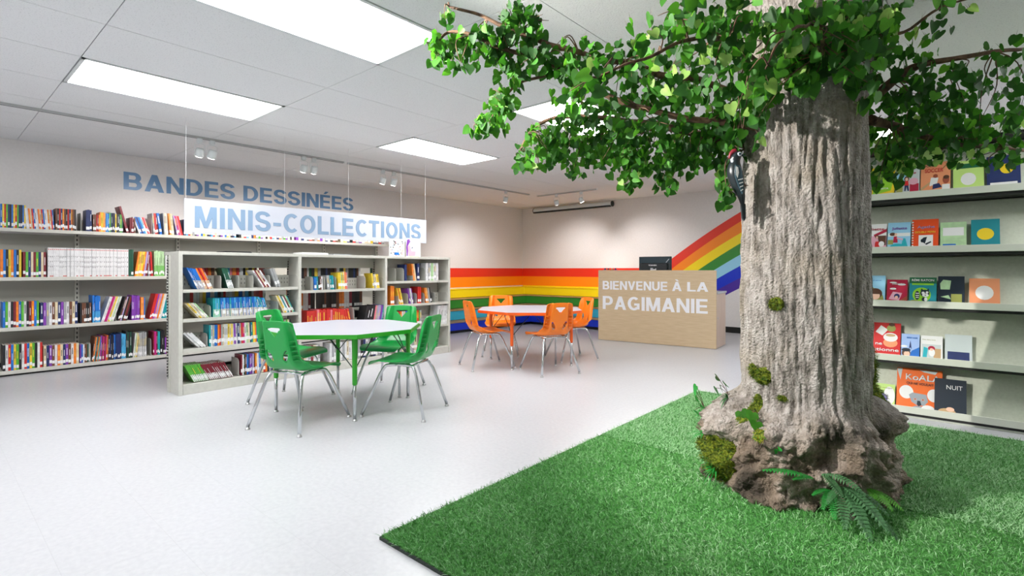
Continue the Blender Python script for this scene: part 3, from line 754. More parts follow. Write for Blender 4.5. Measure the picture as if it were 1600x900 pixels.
for i, (y, wd, mm, lab) in enumerate(((2.66, .30, 'cv_pagewhite', 'stack of white leaflets lying on top of the middle bay'), (3.02, .22, 'bk_s', 'grey booklet lying flat on top of the middle bay'), (1.9, .25, 'bk_k', 'black booklet lying flat on top of the left bay'))):
    b_ = BM(); box(b_, -.1, .1, 0, wd, 0, .012 if i else .02, 0); box(b_, -.098, .098, .003, wd-.003, .002, .010 if i else .018, 0)
    for q in range(3): box(b_, -.1-.004*q, .1-.004*q, .006*q, wd-.004*q, .0125*0+(.012 if i else .02)+.002*q, (.012 if i else .02)+.002*(q+1), 0)
    tag(obj('booklet', b_, mm, loc=(-5.34, y, BH+.0005)), lab, 'booklet')
# ---------------------------------------------------------------- lettering on the wall and the hanging sign
t = thing('wall_lettering', 'large blue capital letters spelling BANDES DESSINÉES high on the left wall', 'lettering', (XL, 1.63, 2.045))
for wd_, y0, wl in (('BANDES', 0, 1.262), ('DESSINÉES', 1.375, 1.735)):
    bt = caps_mesh(wd_, .212, wl, .004); bt.transform(frame_mtx((0,1,0), (0,0,1), (.0005, y0, 0))); obj('word', bt, 'letterblue', t)
t = thing('hanging_sign', 'long white hanging sign with pale blue words MINIS-COLLECTIONS above the bookcase', 'sign', (-5.30, 1.585, 1.42))
b_ = BM(); box(b_, -.006, .002, 0, 2.80, 0, .305); obj('board', b_, 'white', t, bevel=.002)
bt = caps_mesh('MINIS-COLLECTIONS', .198, 2.62, .003, .13); bt.transform(frame_mtx((0,1,0), (0,0,1), (.0022, .085, .045))); obj('lettering', bt, 'letterlight', t)
for y in (.015, .92, 1.66, 2.40, 2.785):
    b_ = BM(); tube(b_, [(-.002, y, .30), (-.002, y, CEIL-1.42+.002)], .0011, 6); obj('wire', b_, 'wire', t)
# ---------------------------------------------------------------- track lights
def track(name, label, p0, p1):
    t_ = thing(name, label, 'track', p0, 0, 'lighting tracks'); v = Vector(p1)-Vector(p0); a = math.atan2(v.y, v.x); t_.rotation_euler = (0, 0, a); L_ = v.length
    b2 = BM(); box(b2, 0, L_, -.017, .017, -.02, -.0005); box(b2, 0, L_, -.005, .005, -.0215, -.0195, 1); obj('rail', b2, ['trackgrey', 'gap'], t_)
    b2 = BM(); box(b2, -.012, 0, -.018, .018, -.022, -.0005); obj('end_cap', b2, 'metalwhite', t_); b2 = BM(); box(b2, L_, L_+.012, -.018, .018, -.022, -.0005); obj('end_cap', b2, 'metalwhite', t_)
TZ = CEIL
track('lighting_track', 'long ceiling track above the wall shelving', (-5.98, -.3, TZ), (-5.98, 3.58, TZ))
track('lighting_track', 'ceiling track running on towards the corner', (-5.98, 3.66, TZ), (-5.98, 7.35, TZ))
track('lighting_track', 'short ceiling track in front of the back wall', (-5.98, 7.62, TZ), (-4.70, 7.62, TZ))
def head_proto():
    t_ = thing('spot_lamp', 'x', 'spot light', group='track spot lamps')
    b2 = BM(); disc_lathe(b2, [(.022, -.0005), (.024, -.012), (.024, -.03), (.010, -.042)], 14); obj('adapter', b2, 'metalwhite', t_, smooth=False)
    b2 = BM(); tube(b2, [(0, -.04, -.115), (0, -.04, -.055), (0, -.032, -.044), (0, 0, -.041), (0, .032, -.044), (0, .04, -.055), (0, .04, -.115)], .0028, 6); obj('yoke', b2, 'metalwhite', t_)
    mt = Matrix.Translation((0, 0, -.115)) @ Matrix.Rotation(math.radians(28), 4, 'Y')
    b2 = BM(); disc_lathe(b2, [(.012, .036), (.026, .034), (.033, .022), (.036, -.03), (.036, -.035)], 18, mtx=mt); obj('lamp_head', b2, 'metalwhite', t_, smooth=False)
    b2 = BM(); disc_lathe(b2, [(.030, -.0352), (.030, -.038)], 18, mtx=mt); obj('lens', b2, 'lamp_glow', t_)
    return t_
proto = head_proto()
spots = [((-5.98, 1.93), 0, 'first spot lamp of the pair above the letters BANDES'), ((-5.98, 2.05), 8, 'second spot lamp of the pair above the letters BANDES'), ((-5.98, 3.06), 0, 'first spot lamp of the pair above the letters DESSINÉES'), ((-5.98, 3.19), -6, 'second spot lamp of the pair above the letters DESSINÉES'),
 ((-5.98, 4.19), 5, 'first spot lamp of the pair past the end of the letters'), ((-5.98, 4.37), -4, 'second spot lamp of the pair past the end of the letters'), ((-5.98, 6.72), -18, 'single spot lamp on the long track near the corner'),
 ((-5.55, 7.62), -72, 'left spot lamp on the short track before the back wall'), ((-5.02, 7.62), -114, 'right spot lamp on the short track before the back wall')]
for i, ((x, y), a, lab) in enumerate(spots):
    o = proto if i == 0 else copy_tree(proto)
    o.location = (x, y, TZ-.0215); o.scale = (1.22,)*3; o.rotation_euler = (0, 0, math.radians(a)); o['label'] = lab
    ld = bpy.data.lights.new('bulb', 'SPOT'); ld.energy = SPOTW*(.8 if i < 6 else 2.0); ld.spot_size = math.radians(86); ld.spot_blend = 1; ld.shadow_soft_size = .03; ld.color = (1, .93, .90)
    lo = bpy.data.objects.new('bulb', ld); C.objects.link(lo); lo.parent = o; lo.location = (-.03, 0, -.165); lo.rotation_euler = (0, math.radians(48), 0)
# ---------------------------------------------------------------- projection screen case on the back wall
t = thing('projection_screen', 'rolled up projection screen in its long white case high on the back wall', 'projector screen', (-7.14, 8.98, 2.375))
b_ = BM(); mt = Matrix.Rotation(PI/2, 4, 'Y'); disc_lathe(b_, [(.052, 0), (.052, 1.95)], 20, mtx=mt); obj('case', b_, 'metalwhite', t, smooth=False)
for x in (-.012, 1.95):
    b_ = BM(); disc_lathe(b_, [(.057, x), (.057, x+.014)], 20, mtx=mt); obj('cap', b_, 'blackpl', t)
b_ = BM(); box(b_, .01, 1.94, -.056, -.012, -.062, -.030); obj('screen_roll', b_, 'blackpl', t)
for x in (.2, 1.75):
    b_ = BM(); box(b_, x-.015, x+.015, .03, .138, -.01, .03); box(b_, x-.015, x+.015, .0, .05, .02, .05); obj('wall_bracket', b_, 'metalwhite', t)
b_ = BM(); tube(b_, [Vector((.97+.02*math.cos(a), -.032, -.068+.02*math.sin(a))) for a in [2*PI*k/12 for k in range(13)]], .003, 6); obj('pull_handle', b_, 'metalwhite', t)
# ---------------------------------------------------------------- chairs
def shell_mesh():
    # profile from the top of the back down to the seat front: (y, z, half width, edge fold)
    prof = [(-.232, .742, .128, .004), (-.230, .730, .146, .006), (-.226, .700, .153, .010), (-.216, .640, .158, .018), (-.205, .580, .164, .026), (-.193, .520, .172, .036), (-.181, .470, .180, .046), (-.168, .435, .185, .052), (-.148, .412, .188, .050),
            (-.115, .399, .190, .040), (-.07, .393, .192, .028), (0, .392, .195, .018), (.07, .398, .197, .012), (.13, .404, .196, .009), (.175, .402, .190, .006), (.205, .392, .180, .004), (.222, .375, .160, .002)]
    P = smooth_path([(p[0], p[1], p[2]) for p in prof], 4); F = smooth_path([(p[3], 0, 0) for p in prof], 4)
    bm = BM(); NU = 28; rows = []
    for i, p in enumerate(P):
        a = P[max(i-1, 0)]; c = P[min(i+1, len(P)-1)]; tg = Vector((0, c.x-a.x, c.y-a.y)).normalized(); nr = Vector((0, -tg.z, tg.y))   # towards the sitter / upwards
        if nr.y < 0 and nr.z < 0: nr = -nr
        row_ = []
        for j in range(NU+1):
            u = -1+2*j/NU; au = abs(u)
            fold = F[i].x*(max(0, (au-.62)/.38)**1.6)
            back = max(0, min(1, (p.y-.43)/.06))
            if back > 0: fold = fold*(1-back)+back*.030*math.sin(PI*max(0, min(1, (au-.60)/.40)))*min(1, (.742-p.y)/.09+.1)
            crown = -.014*back*(1-min(1, max(0, (au-.60)/.12)))
            hang = 0.0
            if i < 6: hang = -.016*(au**3)*(1-i/6)
            co = Vector((u*p.z, p.x, p.y+hang))+nr*(fold+crown)
            row_.append(bm.verts.new(co))
        rows.append(row_)
    for i in range(len(rows)-1):
        for j in range(NU): bm.faces.new((rows[i][j], rows[i][j+1], rows[i+1][j+1], rows[i+1][j]))
    bmesh.ops.recalc_face_normals(bm, faces=bm.faces)
    me = bpy.data.meshes.new('s'); bm.to_mesh(me); bm.free()
    o = bpy.data.objects.new('s', me); C.objects.link(o)
    so = o.modifiers.new('s', 'SOLIDIFY'); so.thickness = .007; so.offset = 0
    # cutter: triangular grip and two slanted slots
    cb = BM(); MY = lambda y0: Matrix(((1,0,0,0), (0,0,1,y0), (0,1,0,0), (0,0,0,1)))
    prism(cb, [(-.047, .676), (.047, .676), (.055, .682), (.055, .690), (.047, .694), (-.047, .694), (-.055, .690), (-.055, .682)], -.30, .0, mtx=MY(0))
    prism(cb, [(-.043, .677), (0, .628), (.043, .677)], -.30, .0, mtx=MY(0))
    for s in (-1, 1):
        mt = MY(0) @ Matrix.Translation((s*.068, .503, 0)) @ Matrix.Rotation(-s*.42, 4, 'Z')
        prism(cb, [(.020*math.cos(a), .045*math.sin(a)) for a in [2*PI*k/14 for k in range(14)]], -.34, .0, mtx=mt)
    bmesh.ops.recalc_face_normals(cb, faces=cb.faces)
    cm = bpy.data.meshes.new('c'); cb.to_mesh(cm); cb.free(); co = bpy.data.objects.new('c', cm); C.objects.link(co)
    bo = o.modifiers.new('b', 'BOOLEAN'); bo.operation = 'DIFFERENCE'; bo.object = co; bo.solver = 'EXACT'; bo.use_self = True
    dg = bpy.context.evaluated_depsgraph_get(); dg.update(); out = bpy.data.meshes.new_from_object(o.evaluated_get(dg))
    bpy.data.objects.remove(o); bpy.data.objects.remove(co)
    bm = BM(); bm.from_mesh(out)
    # ribs in the side channels of the back and around the slots
    for s in (-1, 1):
        for k in range(5):
            z = .478+.032*k; q_ = min(P, key=lambda p: abs(p.y-z)+(0 if p.x < -.1 else 9)); w_, yb = q_.z, q_.x
            R_ = [(s*.67*w_, yb-.009), (s*.97*w_, yb-.003), (s*.91*w_, yb+.012), (s*.74*w_, yb+.012)]
            prism(bm, R_ if s > 0 else R_[::-1], z-.0022, z+.0022)
    bm.to_mesh(out); bm.free(); out.shade_smooth()
    return out
SH = shell_mesh(); SH.materials.clear(); SH.materials.append(M['greenpl']); SHO = SH.copy(); SHO.materials.clear(); SHO.materials.append(M['orangepl'])
def glide_bm(x, y, r=.016):
    b2 = BM(); disc_lathe(b2, [(r, 0), (r, .006), (r*.8, .011), (r*.5, .017), (r*.5, .03)], 14, mtx=Matrix.Translation((x, y, .0005))); return b2
def make_chair(shell, label, group, plname):
    t_ = thing('school_chair', label, 'chair', group=group)
    o = bpy.data.objects.new('seat_shell', shell); C.objects.link(o); o.parent = t_
    for s in (-1, 1):
        for f_ in (-1, 1):
            foot = Vector((s*.222, f_*.245, .018)); knee = Vector((s*.150, f_*.135-.015, .335)); top = Vector((s*.135, f_*.10-.015, .372)); inn = Vector((s*.130, f_*.03-.015, .378))
            P = [foot, foot.lerp(knee, .5), foot.lerp(knee, .92)]+smooth_path([foot.lerp(knee, .93), knee+(top-knee)*.35, top, inn], 6)[1:]
            b2 = BM(); tube(b2, P, .0115, 12); lg = obj('leg', b2, 'chrome', t_, smooth=True)
            obj('glide', glide_bm(foot.x, foot.y), 'glide', lg)
    b2 = BM()
    for y in (-.118, .055): tube(b2, [(-.14, y, .376), (.14, y, .376)], .009, 10)
    for s in (-1, 1): tube(b2, [(s*.132, -.10, .379), (s*.132, .07, .380)], .0105, 10)
    obj('seat_frame', b2, 'chrome', t_, smooth=True)
    return t_
chairs_g = [((-3.51, 1.77), 20, 'green plastic school chair nearest the camera, its back turned to us'), ((-4.205, 2.05), -62, 'green plastic school chair partly hidden behind the nearest green chair'), ((-3.19, 2.44), 116.7, 'green plastic school chair at the right side of the green table'), ((-3.885, 2.795), 206, 'green plastic school chair facing us in front of the bookcase')]
chairs_o = [((-3.99, 4.163), -25.2, 'orange plastic school chair at the left of the orange table'), ((-3.30, 4.40), 66.4, 'orange plastic school chair nearest the camera, its back turned to us'), ((-3.574, 5.206), 152.3, 'orange plastic school chair at the right of the orange table beside the desk'), ((-4.45, 4.90), 221, 'orange plastic school chair facing us before the stepped bench')]
for lst, sh, grp in ((chairs_g, SH, 'green school chairs around the green table'), (chairs_o, SHO, 'orange school chairs around the orange table')):
    proto_c = make_chair(sh, '', grp, '')
    for i, ((x, y), a, lab) in enumerate(lst):
        o = proto_c if i == 0 else copy_tree(proto_c)
        o.location = (x, y, 0); o.rotation_euler = (0, 0, math.radians(a)); o['label'] = lab
# ---------------------------------------------------------------- tables
def octable(cx, cy, R, rot, edge, label, rodm):
    t_ = thing('activity_table', label, 'table', (cx, cy, 0), math.radians(rot)); H_ = .625
    P = [(R*math.cos(PI/4*i), R*math.sin(PI/4*i)) for i in range(8)]; sc_ = lambda k: [(p[0]*k, p[1]*k) for p in P]
    b2 = BM(); prism(b2, sc_(.992), H_-.026, H_); obj('tabletop', b2, 'laminate', t_)
    b2 = BM()
    for i in range(8):
        p, q = Vector((*P[i], 0)), Vector((*P[(i+1) % 8], 0)); 
        prism(b2, [p*.99, p*1.004, q*1.004, q*.99], H_-.030, H_-.0012)
    obj('edge_band', b2, edge, t_)
    for k in range(4):
        a = PI/2*k; c, s = math.cos(a), math.sin(a); r = .505
        b2 = BM(); tube(b2, [(r*c, r*s, H_-.027), (r*c, r*s, .44), (r*c, r*s, .26)], [.021, .018, .017], 16); disc_lathe(b2, [(.045, H_-.032), (.045, H_-.027)], 16, mtx=Matrix.Translation((r*c, r*s, 0)))
        lg = obj('leg', b2, edge, t_, smooth=False)
        b2 = BM(); tube(b2, [(r*c, r*s, .30), (r*c, r*s, .015)], .0125, 14); obj('leg_insert', b2, 'chrome', lg, smooth=True)
        obj('glide', glide_bm(r*c, r*s, .018), 'glide', lg)
        for sg in (-1, 1):
            b2 = BM(); a2 = a+sg*.42; tube(b2, [(r*c*.985, r*s*.985, .36), (.40*math.cos(a2), .40*math.sin(a2), H_-.028)], .004, 8); obj('brace', b2, rodm, t_, smooth=True)
    return t_
octable(-3.72, 2.25, .598, 66-90, 'greenedge', 'octagonal activity table with white top, green edge and green legs', 'rod')
octable(-3.79, 4.677, .628, 16.7, 'orangeedge', 'octagonal activity table with white top, orange edge and orange legs', 'rod')
# ---------------------------------------------------------------- welcome desk
DA = math.atan2(7.078-6.889, -2.498+4.222)
t = thing('reception_desk', 'pale wooden welcome desk with white words BIENVENUE À LA PAGIMANIE', 'desk', (-4.222, 6.889, 0), DA)
DW = 1.735; DH = 1.068
b_ = BM(); box(b_, 0, DW, 0, .03, .004, DH); obj('front_panel', b_, 'oak', t, bevel=.002)
b_ = BM(); box(b_, DW-.03, DW, .031, .55, .004, .745); obj('side_panel', b_, 'oakside', t, bevel=.002)
b_ = BM(); box(b_, 0, .03, .031, .55, .004, .745); obj('side_panel', b_, 'oakside', t, bevel=.002)
b_ = BM(); box(b_, -.0, DW+.012, .031, .57, .746, .772); obj('worktop', b_, 'laminate', t, bevel=.003)
b_ = BM(); box(b_, DW, DW+.006, .09, .105, .40, .43); obj('lock', b_, 'glide', t)
for s_, x0, x1, z0, z1, bo in (('BIENVENUE', .075, 1.075, .775, .905, .055), ('À', 1.14, 1.275, .775, .905, 0), ('LA', 1.35, 1.635, .775, .905, 0), ('PAGIMANIE', .075, 1.63, .475, .675, .06)):
    bt = caps_mesh(s_, z1-z0, x1-x0, .003); bt.transform(frame_mtx((1,0,0), (0,0,1), (x0, -.0005, z0))); obj('lettering', bt, 'letterwhite', t)
dm = Matrix.Translation((-4.222, 6.889, 0)) @ Matrix.Rotation(DA, 4, 'Z')
def dpt(x, y, z): return tuple(dm @ Vector((x, y, z)))
t = thing('desktop_monitor', 'black computer monitor seen from behind on the welcome desk', 'monitor', dpt(.79, .30, .7725), DA)
b_ = BM(); box(b_, -.245, .245, -.02, .02, .20, .50); obj('housing', b_, 'blackpl', t, bevel=.006)
b_ = BM(); prism(b_, [(-.20, .215), (.20, .215), (.20, .40), (-.20, .40)], .0, .035, mtx=Matrix(((1,0,0,0), (0,0,-1,-.02), (0,1,0,0), (0,0,0,1)))); obj('rear_bulge', b_, 'blackpl', t, bevel=.012)
b_ = BM(); prism(b_, [(-.235, .405), (.235, .405), (.24, .492), (-.24, .492)], 0, .003, mtx=Matrix(((1,0,0,0), (0,0,-1,-.0205), (0,1,0,0), (0,0,0,1)))); obj('gloss_strip', b_, 'blackgloss', t)
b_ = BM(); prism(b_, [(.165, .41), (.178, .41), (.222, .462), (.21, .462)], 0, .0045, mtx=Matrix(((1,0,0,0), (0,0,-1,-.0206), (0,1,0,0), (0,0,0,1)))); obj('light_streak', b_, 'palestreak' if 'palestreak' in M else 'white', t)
bt = text_mesh('TOSHIBA', .020, .130, .001, .05); bt.transform(frame_mtx((1,0,0), (0,0,1), (-.085, -.0555, .36))); obj('brand_lettering', bt, 'letterwhite', t)
b_ = BM(); box(b_, -.055, -.015, -.0565, -.055, .318, .328); box(b_, -.055, .03, -.0565, -.055, .285, .312); box(b_, .02, .034, -.0565, -.055, .285, .322); obj('sticker', b_, 'letterwhite', t)
b_ = BM(); box(b_, -.03, .03, -.012, .012, .012, .24); obj('stand', b_, 'blackpl', t, bevel=.004)
b_ = BM(); box(b_, -.12, .12, -.08, .08, 0, .014); obj('foot', b_, 'blackpl', t, bevel=.006)
# shelf ledge of small toys on the desk (their tops show above the front panel)
b_ = BM(); box(b_, .03, .40, .031, .14, 1.02, 1.035); box(b_, .03, .05, .031, .14, .772, 1.02); box(b_, .38, .40, .031, .14, .772, 1.02)
obj('ledge', b_, 'oak', bpy.data.objects['reception_desk'])
for i, (x, c1, c2, lab) in enumerate(((.075, 'letterlight', 'bk_n', 'blue and white toy figure on the left end of the desk'), (.13, 'bk_o', 'bk_R', 'orange toy figure on the desk beside the blue one'), (.19, 'bk_u', 'bk_a', 'brown toy figure on the desk in the middle of the row'), (.245, 'bk_p', 'bk_n', 'purple toy figure at the right end of the row on the desk'))):
    t = thing('toy_figurine', lab, 'toy', dpt(x, .085, 1.0355), DA, 'toy figures on the desk')
    b_ = BM(); disc_lathe(b_, [(.014, 0), (.02, .012), (.018, .03), (.008, .04)], 10); obj('body', b_, c1, t, smooth=True)
    b_ = BM(); disc_lathe(b_, [(.005, .036), (.014, .044), (.015, .055), (.007, .065)], 10); obj('head', b_, c2, t, smooth=True)
    b_ = BM()
    for s in (-1, 1): tube(b_, [(s*.015, 0, .03), (s*.027, -.004, .036), (s*.032, -.004, .046)], .004, 6)
    obj('arms', b_, c1, t, smooth=True)
b_ = BM(); disc_lathe(b_, [(.018, 0), (.022, .004), (.024, .03), (.021, .03), (.019, .006)], 12); tag(obj('cup', b_, 'letterwhite', loc=dpt(1.16, .3, .7725), smooth=False), 'small pale cup behind the monitor on the welcome desk', 'cup') if False else b_.free()
# ---------------------------------------------------------------- face-out display rack
RX0, RX1, RY = -.95, 1.05, 4.72
t = thing('display_rack', 'pale green grey metal display rack with face-out children books behind the tree', 'display rack', (RX0, RY, 0))
RW = RX1-RX0
b_ = BM(); box(b_, 0, RW, .30, .32, 0, 2.03); obj('back_panel', b_, 'rack', t)
for x in (-.02, RW): 
    b_ = BM(); prism(b_, [(.0, 0), (.31, 0), (.31, 2.04), (.12, 2.04), (.0, .3)], 0, .02, mtx=Matrix(((0,0,1,x), (1,0,0,0), (0,1,0,0), (0,0,0,1)))); obj('side_panel', b_, 'racklip', t)
for k, z in enumerate((0.03, .40, .80, 1.197, 1.595, 1.99)):
    MX = Matrix(((0,0,1,0), (1,0,0,0), (0,1,0,0), (0,0,0,1)))
    b_ = BM(); box(b_, 0, RW, .02, .30, z+.012, z+.022); box(b_, 0, RW, .012, .022, z+.004, z+.052); sh = obj('shelf', b_, 'racklip', t, bevel=.002)
    b_ = BM(); box(b_, .0, RW, .03, .30, z-.016, z+.011); obj('shade_strip', b_, 'slot', sh)  # solid black strip standing in for the shade under the shelf lip
    if k < 5:
        b_ = BM(); prism(b_, [(.075, z+.023), (.085, z+.023), (.245, z+.37), (.235, z+.37)], 0, RW, mtx=MX); obj('sloped_panel', b_, 'rack', t)
b_ = BM(); box(b_, 0, RW, .03, .30, 0, .012); obj('plinth', b_, 'racklip', t)
TI = math.radians(-22); 
def put(nm, lab, x0, x1, zb, zt, base, arts=(), texts=(), yoff=0):
    Hh = (zt-zb)/math.cos(TI)*.985; 
    return cover(nm, lab, x1-x0-.004, Hh, .012, base, arts, (x0+.002, RY+.040+yoff, zb), (TI, 0, 0), 'children books shown face out on the rack', texts)
S6, S12, S8, S4, S0 = 1.6185, 1.2205, .8235, .4235, .0535
girl = lambda u, v, s, top, leg: [('cv_hair', ell(u, v+.17*s, .10*s, .085*s, 10)), ('cv_skin', ell(u, v+.15*s, .06*s, .055*s, 10)), (top, [(u-.09*s, v-.05*s), (u+.09*s, v-.05*s), (u+.06*s, v+.10*s), (u-.06*s, v+.10*s)]), (leg, [(u-.08*s, v-.22*s), (u-.03*s, v-.22*s), (u, v-.08*s), (u+.05*s, v-.22*s), (u+.10*s, v-.22*s), (u+.07*s, v-.05*s), (u-.07*s, v-.05*s)])]
put('picture_book', 'yellow children book with a green banner on the rack beside the trunk, partly under leaves', -.586, -.375, S6, 1.865, 'cv_covyellow', [('cv_bgreen', [(.35,.1),(.9,.22),(.95,.5),(.62,.75),(.4,.4)]), ('cv_dnavy', ell(.72,.04,.09,.04))], [('ROSITA', .48, .27, .35, .05, 'cv_pagewhite', .014)])
put('picture_book', 'pale children book with a girl in red walking in a street, top display row', -.371, -.228, S6, 1.84, 'cv_palegrey', [('cv_sky', rect(.02,.45,.45,.8)), ('cv_olive', rect(.03,.08,.3,.32)), ('cv_crimson', rect(.6,.12,.97,.42)), ('cv_coverpink', ell(.75,.5,.2,.12)), ('cv_pagewhite', rect(.05,.02,.95,.1))]+girl(.46,.42,1.1,'cv_coverred','bk_n'), [('Juliette', .2, .76, .65, .09, 'cv_crimson', .01)])
put('picture_book', 'orange football book with the title SOCCER on the top display row', -.225, -.055, S6, 1.862, 'cv_soccer', [('cv_tan', [(0,.1),(.5,.45),(.5,.5),(0,.2)]), ('cv_pagewhite', [(.3,.25),(.55,.3),(.6,.5),(.35,.52)]), ('bk_n', [(.4,.15),(.72,.2),(.62,.33),(.42,.3)]), ('cv_rust', ell(.5,.56,.08,.06)), ('cv_rust', ell(.85,.42,.11,.12)), ('cv_hair', ell(.86,.5,.1,.06)), ('cv_pagewhite', rect(.72,.05,.98,.28))], [('PLANET', .14, .86, .4, .06, 'cv_dnavy', .014), ('SOCCER', .14, .68, .62, .13, 'cv_coverred', .014)])
put('picture_book', 'green and white children book at the right of the top display row', -.045, .12, S6, 1.85, 'cv_lime', [('cv_pagewhite', ell(.5,.4,.25,.2)), ('cv_dgreen', rect(.1,.75,.9,.9))])
put('picture_book', 'navy children book with a yellow moon, far right of the top display row', .13, .30, S6, 1.86, 'bk_n', [('cv_covyellow', ell(.6,.6,.2,.15)), ('cv_pagewhite', rect(.1,.1,.9,.2))])
put('picture_book', 'pink children book with a striped cafe awning on the second display row', -.575, -.424, S12, 1.43, 'cv_coverpink', [('cv_pagewhite', rect(.0,.55,1,1)), ('cv_crimson', [(.45,.6),(1,.82),(1,.7),(.5,.52)]), ('cv_hair', rect(.55,.2,.98,.56)), ('cv_sky', rect(.02,.1,.35,.35)), ('cv_coverred', ell(.62,.22,.1,.16)), ('cv_pagewhite', ell(.8,.25,.12,.1))]+girl(.6,.38,.8,'cv_coverpink','bk_r'), [('Juliette', .1, .76, .8, .10, 'cv_crimson', .01)])
put('picture_book', 'blue children book with a girl riding a teal scooter, second display row', -.421, -.28, S12, 1.436, 'cv_sky', [('cv_pagewhite', rect(.02,.5,.98,.62)), ('cv_olive', rect(.02,.22,.25,.38)), ('cv_scootteal', ell(.45,.13,.33,.11)), ('cv_scootteal', [(.6,.1),(.9,.1),(.78,.42),(.68,.42)]), ('cv_hair', ell(.22,.58,.13,.06)), ('cv_skin', ell(.36,.57,.06,.05)), ('cv_crimson', [(.25,.28),(.45,.28),(.42,.5),(.28,.5)]), ('cv_coverpink', [(.4,.42),(.68,.36),(.68,.40),(.4,.47)])], [('Juliette', .18, .74, .66, .10, 'bk_p', .01)])
put('picture_book', 'red orange book with spiral edge and a small white drawing panel', -.276, -.121, S12, 1.451, 'cv_wimpy', [('cv_pagewhite', rect(.26,.02,.8,.48)), ('cv_dnavy', [(.34,.3),(.5,.2),(.58,.42),(.44,.4)]), ('cv_dnavy', [(.5,.2),(.72,.28),(.74,.24),(.55,.16)]), ('cv_dnavy', ell(.40,.3,.06,.06))]+[('cv_pagewhite', rect(.0,.04+.085*i,.06,.075+.085*i)) for i in range(11)], [('Agathe', .2, .70, .66, .09, 'bk_v', .01), ('DOUBLE PEPIN', .12, .54, .76, .065, 'cv_covyellow', .014)])
put('picture_book', 'pale green book behind the spiral edged one at the right of the second row', -.115, .03, S12, 1.42, 'bk_e', [('cv_pagewhite', rect(.1,.5,.9,.8)), ('bk_b', rect(.1,.05,.6,.2))])
put('picture_book', 'teal book at the far right of the second display row', .05, .2, S12, 1.43, 'cv_covteal', [('cv_covyellow', ell(.5,.5,.3,.2))])
put('picture_book', 'light blue children book with a brown haired boy on the third display row', -.575, -.432, S8, 1.036, 'cv_sky', [('cv_olive', [(0,.0),(1,.0),(.9,.3),(.4,.6),(0,.5)]), ('cv_hair', ell(.56,.35,.32,.19)), ('cv_skin', ell(.56,.27,.22,.14)), ('cv_hair', [(.3,.33),(.82,.33),(.76,.44),(.36,.46)]), ('cv_pagewhite', ell(.6,.03,.2,.07))], [('Le grand secret', .12, .8, .7, .05, 'bk_b', .0)])
put('picture_book', 'crimson children book with white clouds on the third display row', -.425, -.298, S8, 1.006, 'cv_crimson', [('cv_pagewhite', ell(.72,.8,.2,.04)), ('cv_pagewhite', ell(.3,.88,.18,.03)), ('cv_pagewhite', ell(.3,.62,.16,.04)), ('cv_coverpink', [(.1,.2),(.3,.5),(.75,.45),(.6,.15)]), ('bk_n', ell(.5,.32,.14,.1)), ('cv_skin', ell(.48,.27,.08,.06)), ('cv_rust', [(.4,.02),(1,.35),(1,.2),(.6,.0)])], [('SAMOURAI', .25, .79, .6, .06, 'cv_pagewhite', .014)])
put('picture_book', 'green and teal children book with a striped tail raccoon on the third display row', -.291, -.132, S8, 1.024, 'cv_covteal', [('cv_dgreen', rect(0,.78,1,1)), ('cv_bgreen', rect(.1,.72,.9,.78)), ('cv_bgreen', ell(.46,.36,.34,.27,18)), ('cv_olive', ell(.2,.08,.22,.1)), ('cv_dnavy', ell(.3,.34,.09,.16)), ('cv_pagewhite', rect(.24,.40,.37,.43)), ('cv_pagewhite', rect(.24,.32,.37,.35)), ('cv_pagewhite', rect(.25,.25,.36,.28)), ('cv_dnavy', ell(.58,.42,.17,.13)), ('cv_dnavy', [(.42,.5),(.46,.6),(.52,.53)]), ('cv_dnavy', [(.64,.53),(.72,.6),(.73,.48)]), ('cv_pagewhite', ell(.60,.35,.12,.06)), ('cv_pagewhite', ell(.52,.43,.06,.045)), ('cv_pagewhite', ell(.66,.45,.05,.04)), ('cv_dnavy', ell(.60,.35,.025,.018)), ('cv_dnavy', ell(.54,.2,.07,.07)), ('cv_pagewhite', ell(.62,.2,.06,.07))], [('RÉMI RATON', .09, .85, .82, .085, 'cv_pagewhite', .014)])
put('picture_book', 'dark green and black book at the right of the third display row', -.128, .02, S8, 1.034, 'cv_dnavy', [('bk_e', [(.1,.55),(.45,.55),(.5,.85),(.2,.88),(.08,.75)]), ('bk_e', [(.1,.3),(.5,.22),(.4,.36)]), ('cv_olive', rect(.5,.1,.9,.4))])
put('picture_book', 'orange book at the far right of the third display row', .04, .2, S8, 1.02, 'cv_soccer', [('cv_pagewhite', ell(.5,.5,.3,.25))])
put('picture_book', 'large red book with white words beside the trunk on the fourth display row', -.62, -.34, S4, .676, 'cv_coverred', [('cv_pagewhite', [(.44,.72),(.56,.92),(.72,.80),(.60,.62)]), ('cv_soccer', ell(.78,.42,.16,.13)), ('cv_pagewhite', ell(.78,.58,.16,.13)), ('cv_tan', ell(.78,.64,.11,.04)), ('cv_olive', ell(.79,.84,.1,.1)), ('cv_hair', ell(.80,.95,.07,.05))], [('Noël', .06, .48, .2, .1, 'cv_pagewhite', .018), ('rien ne', .14, .34, .46, .095, 'cv_pagewhite', .018), ('fonctionne', .14, .17, .83, .10, 'cv_pagewhite', .018)])
put('picture_book', 'blue children book with a tower and a girl in a beret on the rack', -.338, -.228, S4, .604, 'cv_paleblue', [('bk_b', [(.3,0),(1,0),(1,.5),(.6,.35)]), ('cv_pagewhite', ell(.15,.5,.2,.04)), ('bk_n', [(.42,.38),(.47,.62),(.5,.74),(.53,.62),(.58,.38),(.52,.46),(.48,.46)]), ('cv_hair', ell(.28,.24,.24,.15)), ('cv_skin', ell(.32,.2,.17,.12)), ('cv_dnavy', ell(.27,.36,.25,.07))], [('BERET NOIR', .3, .82, .6, .06, 'bk_b', .02)])
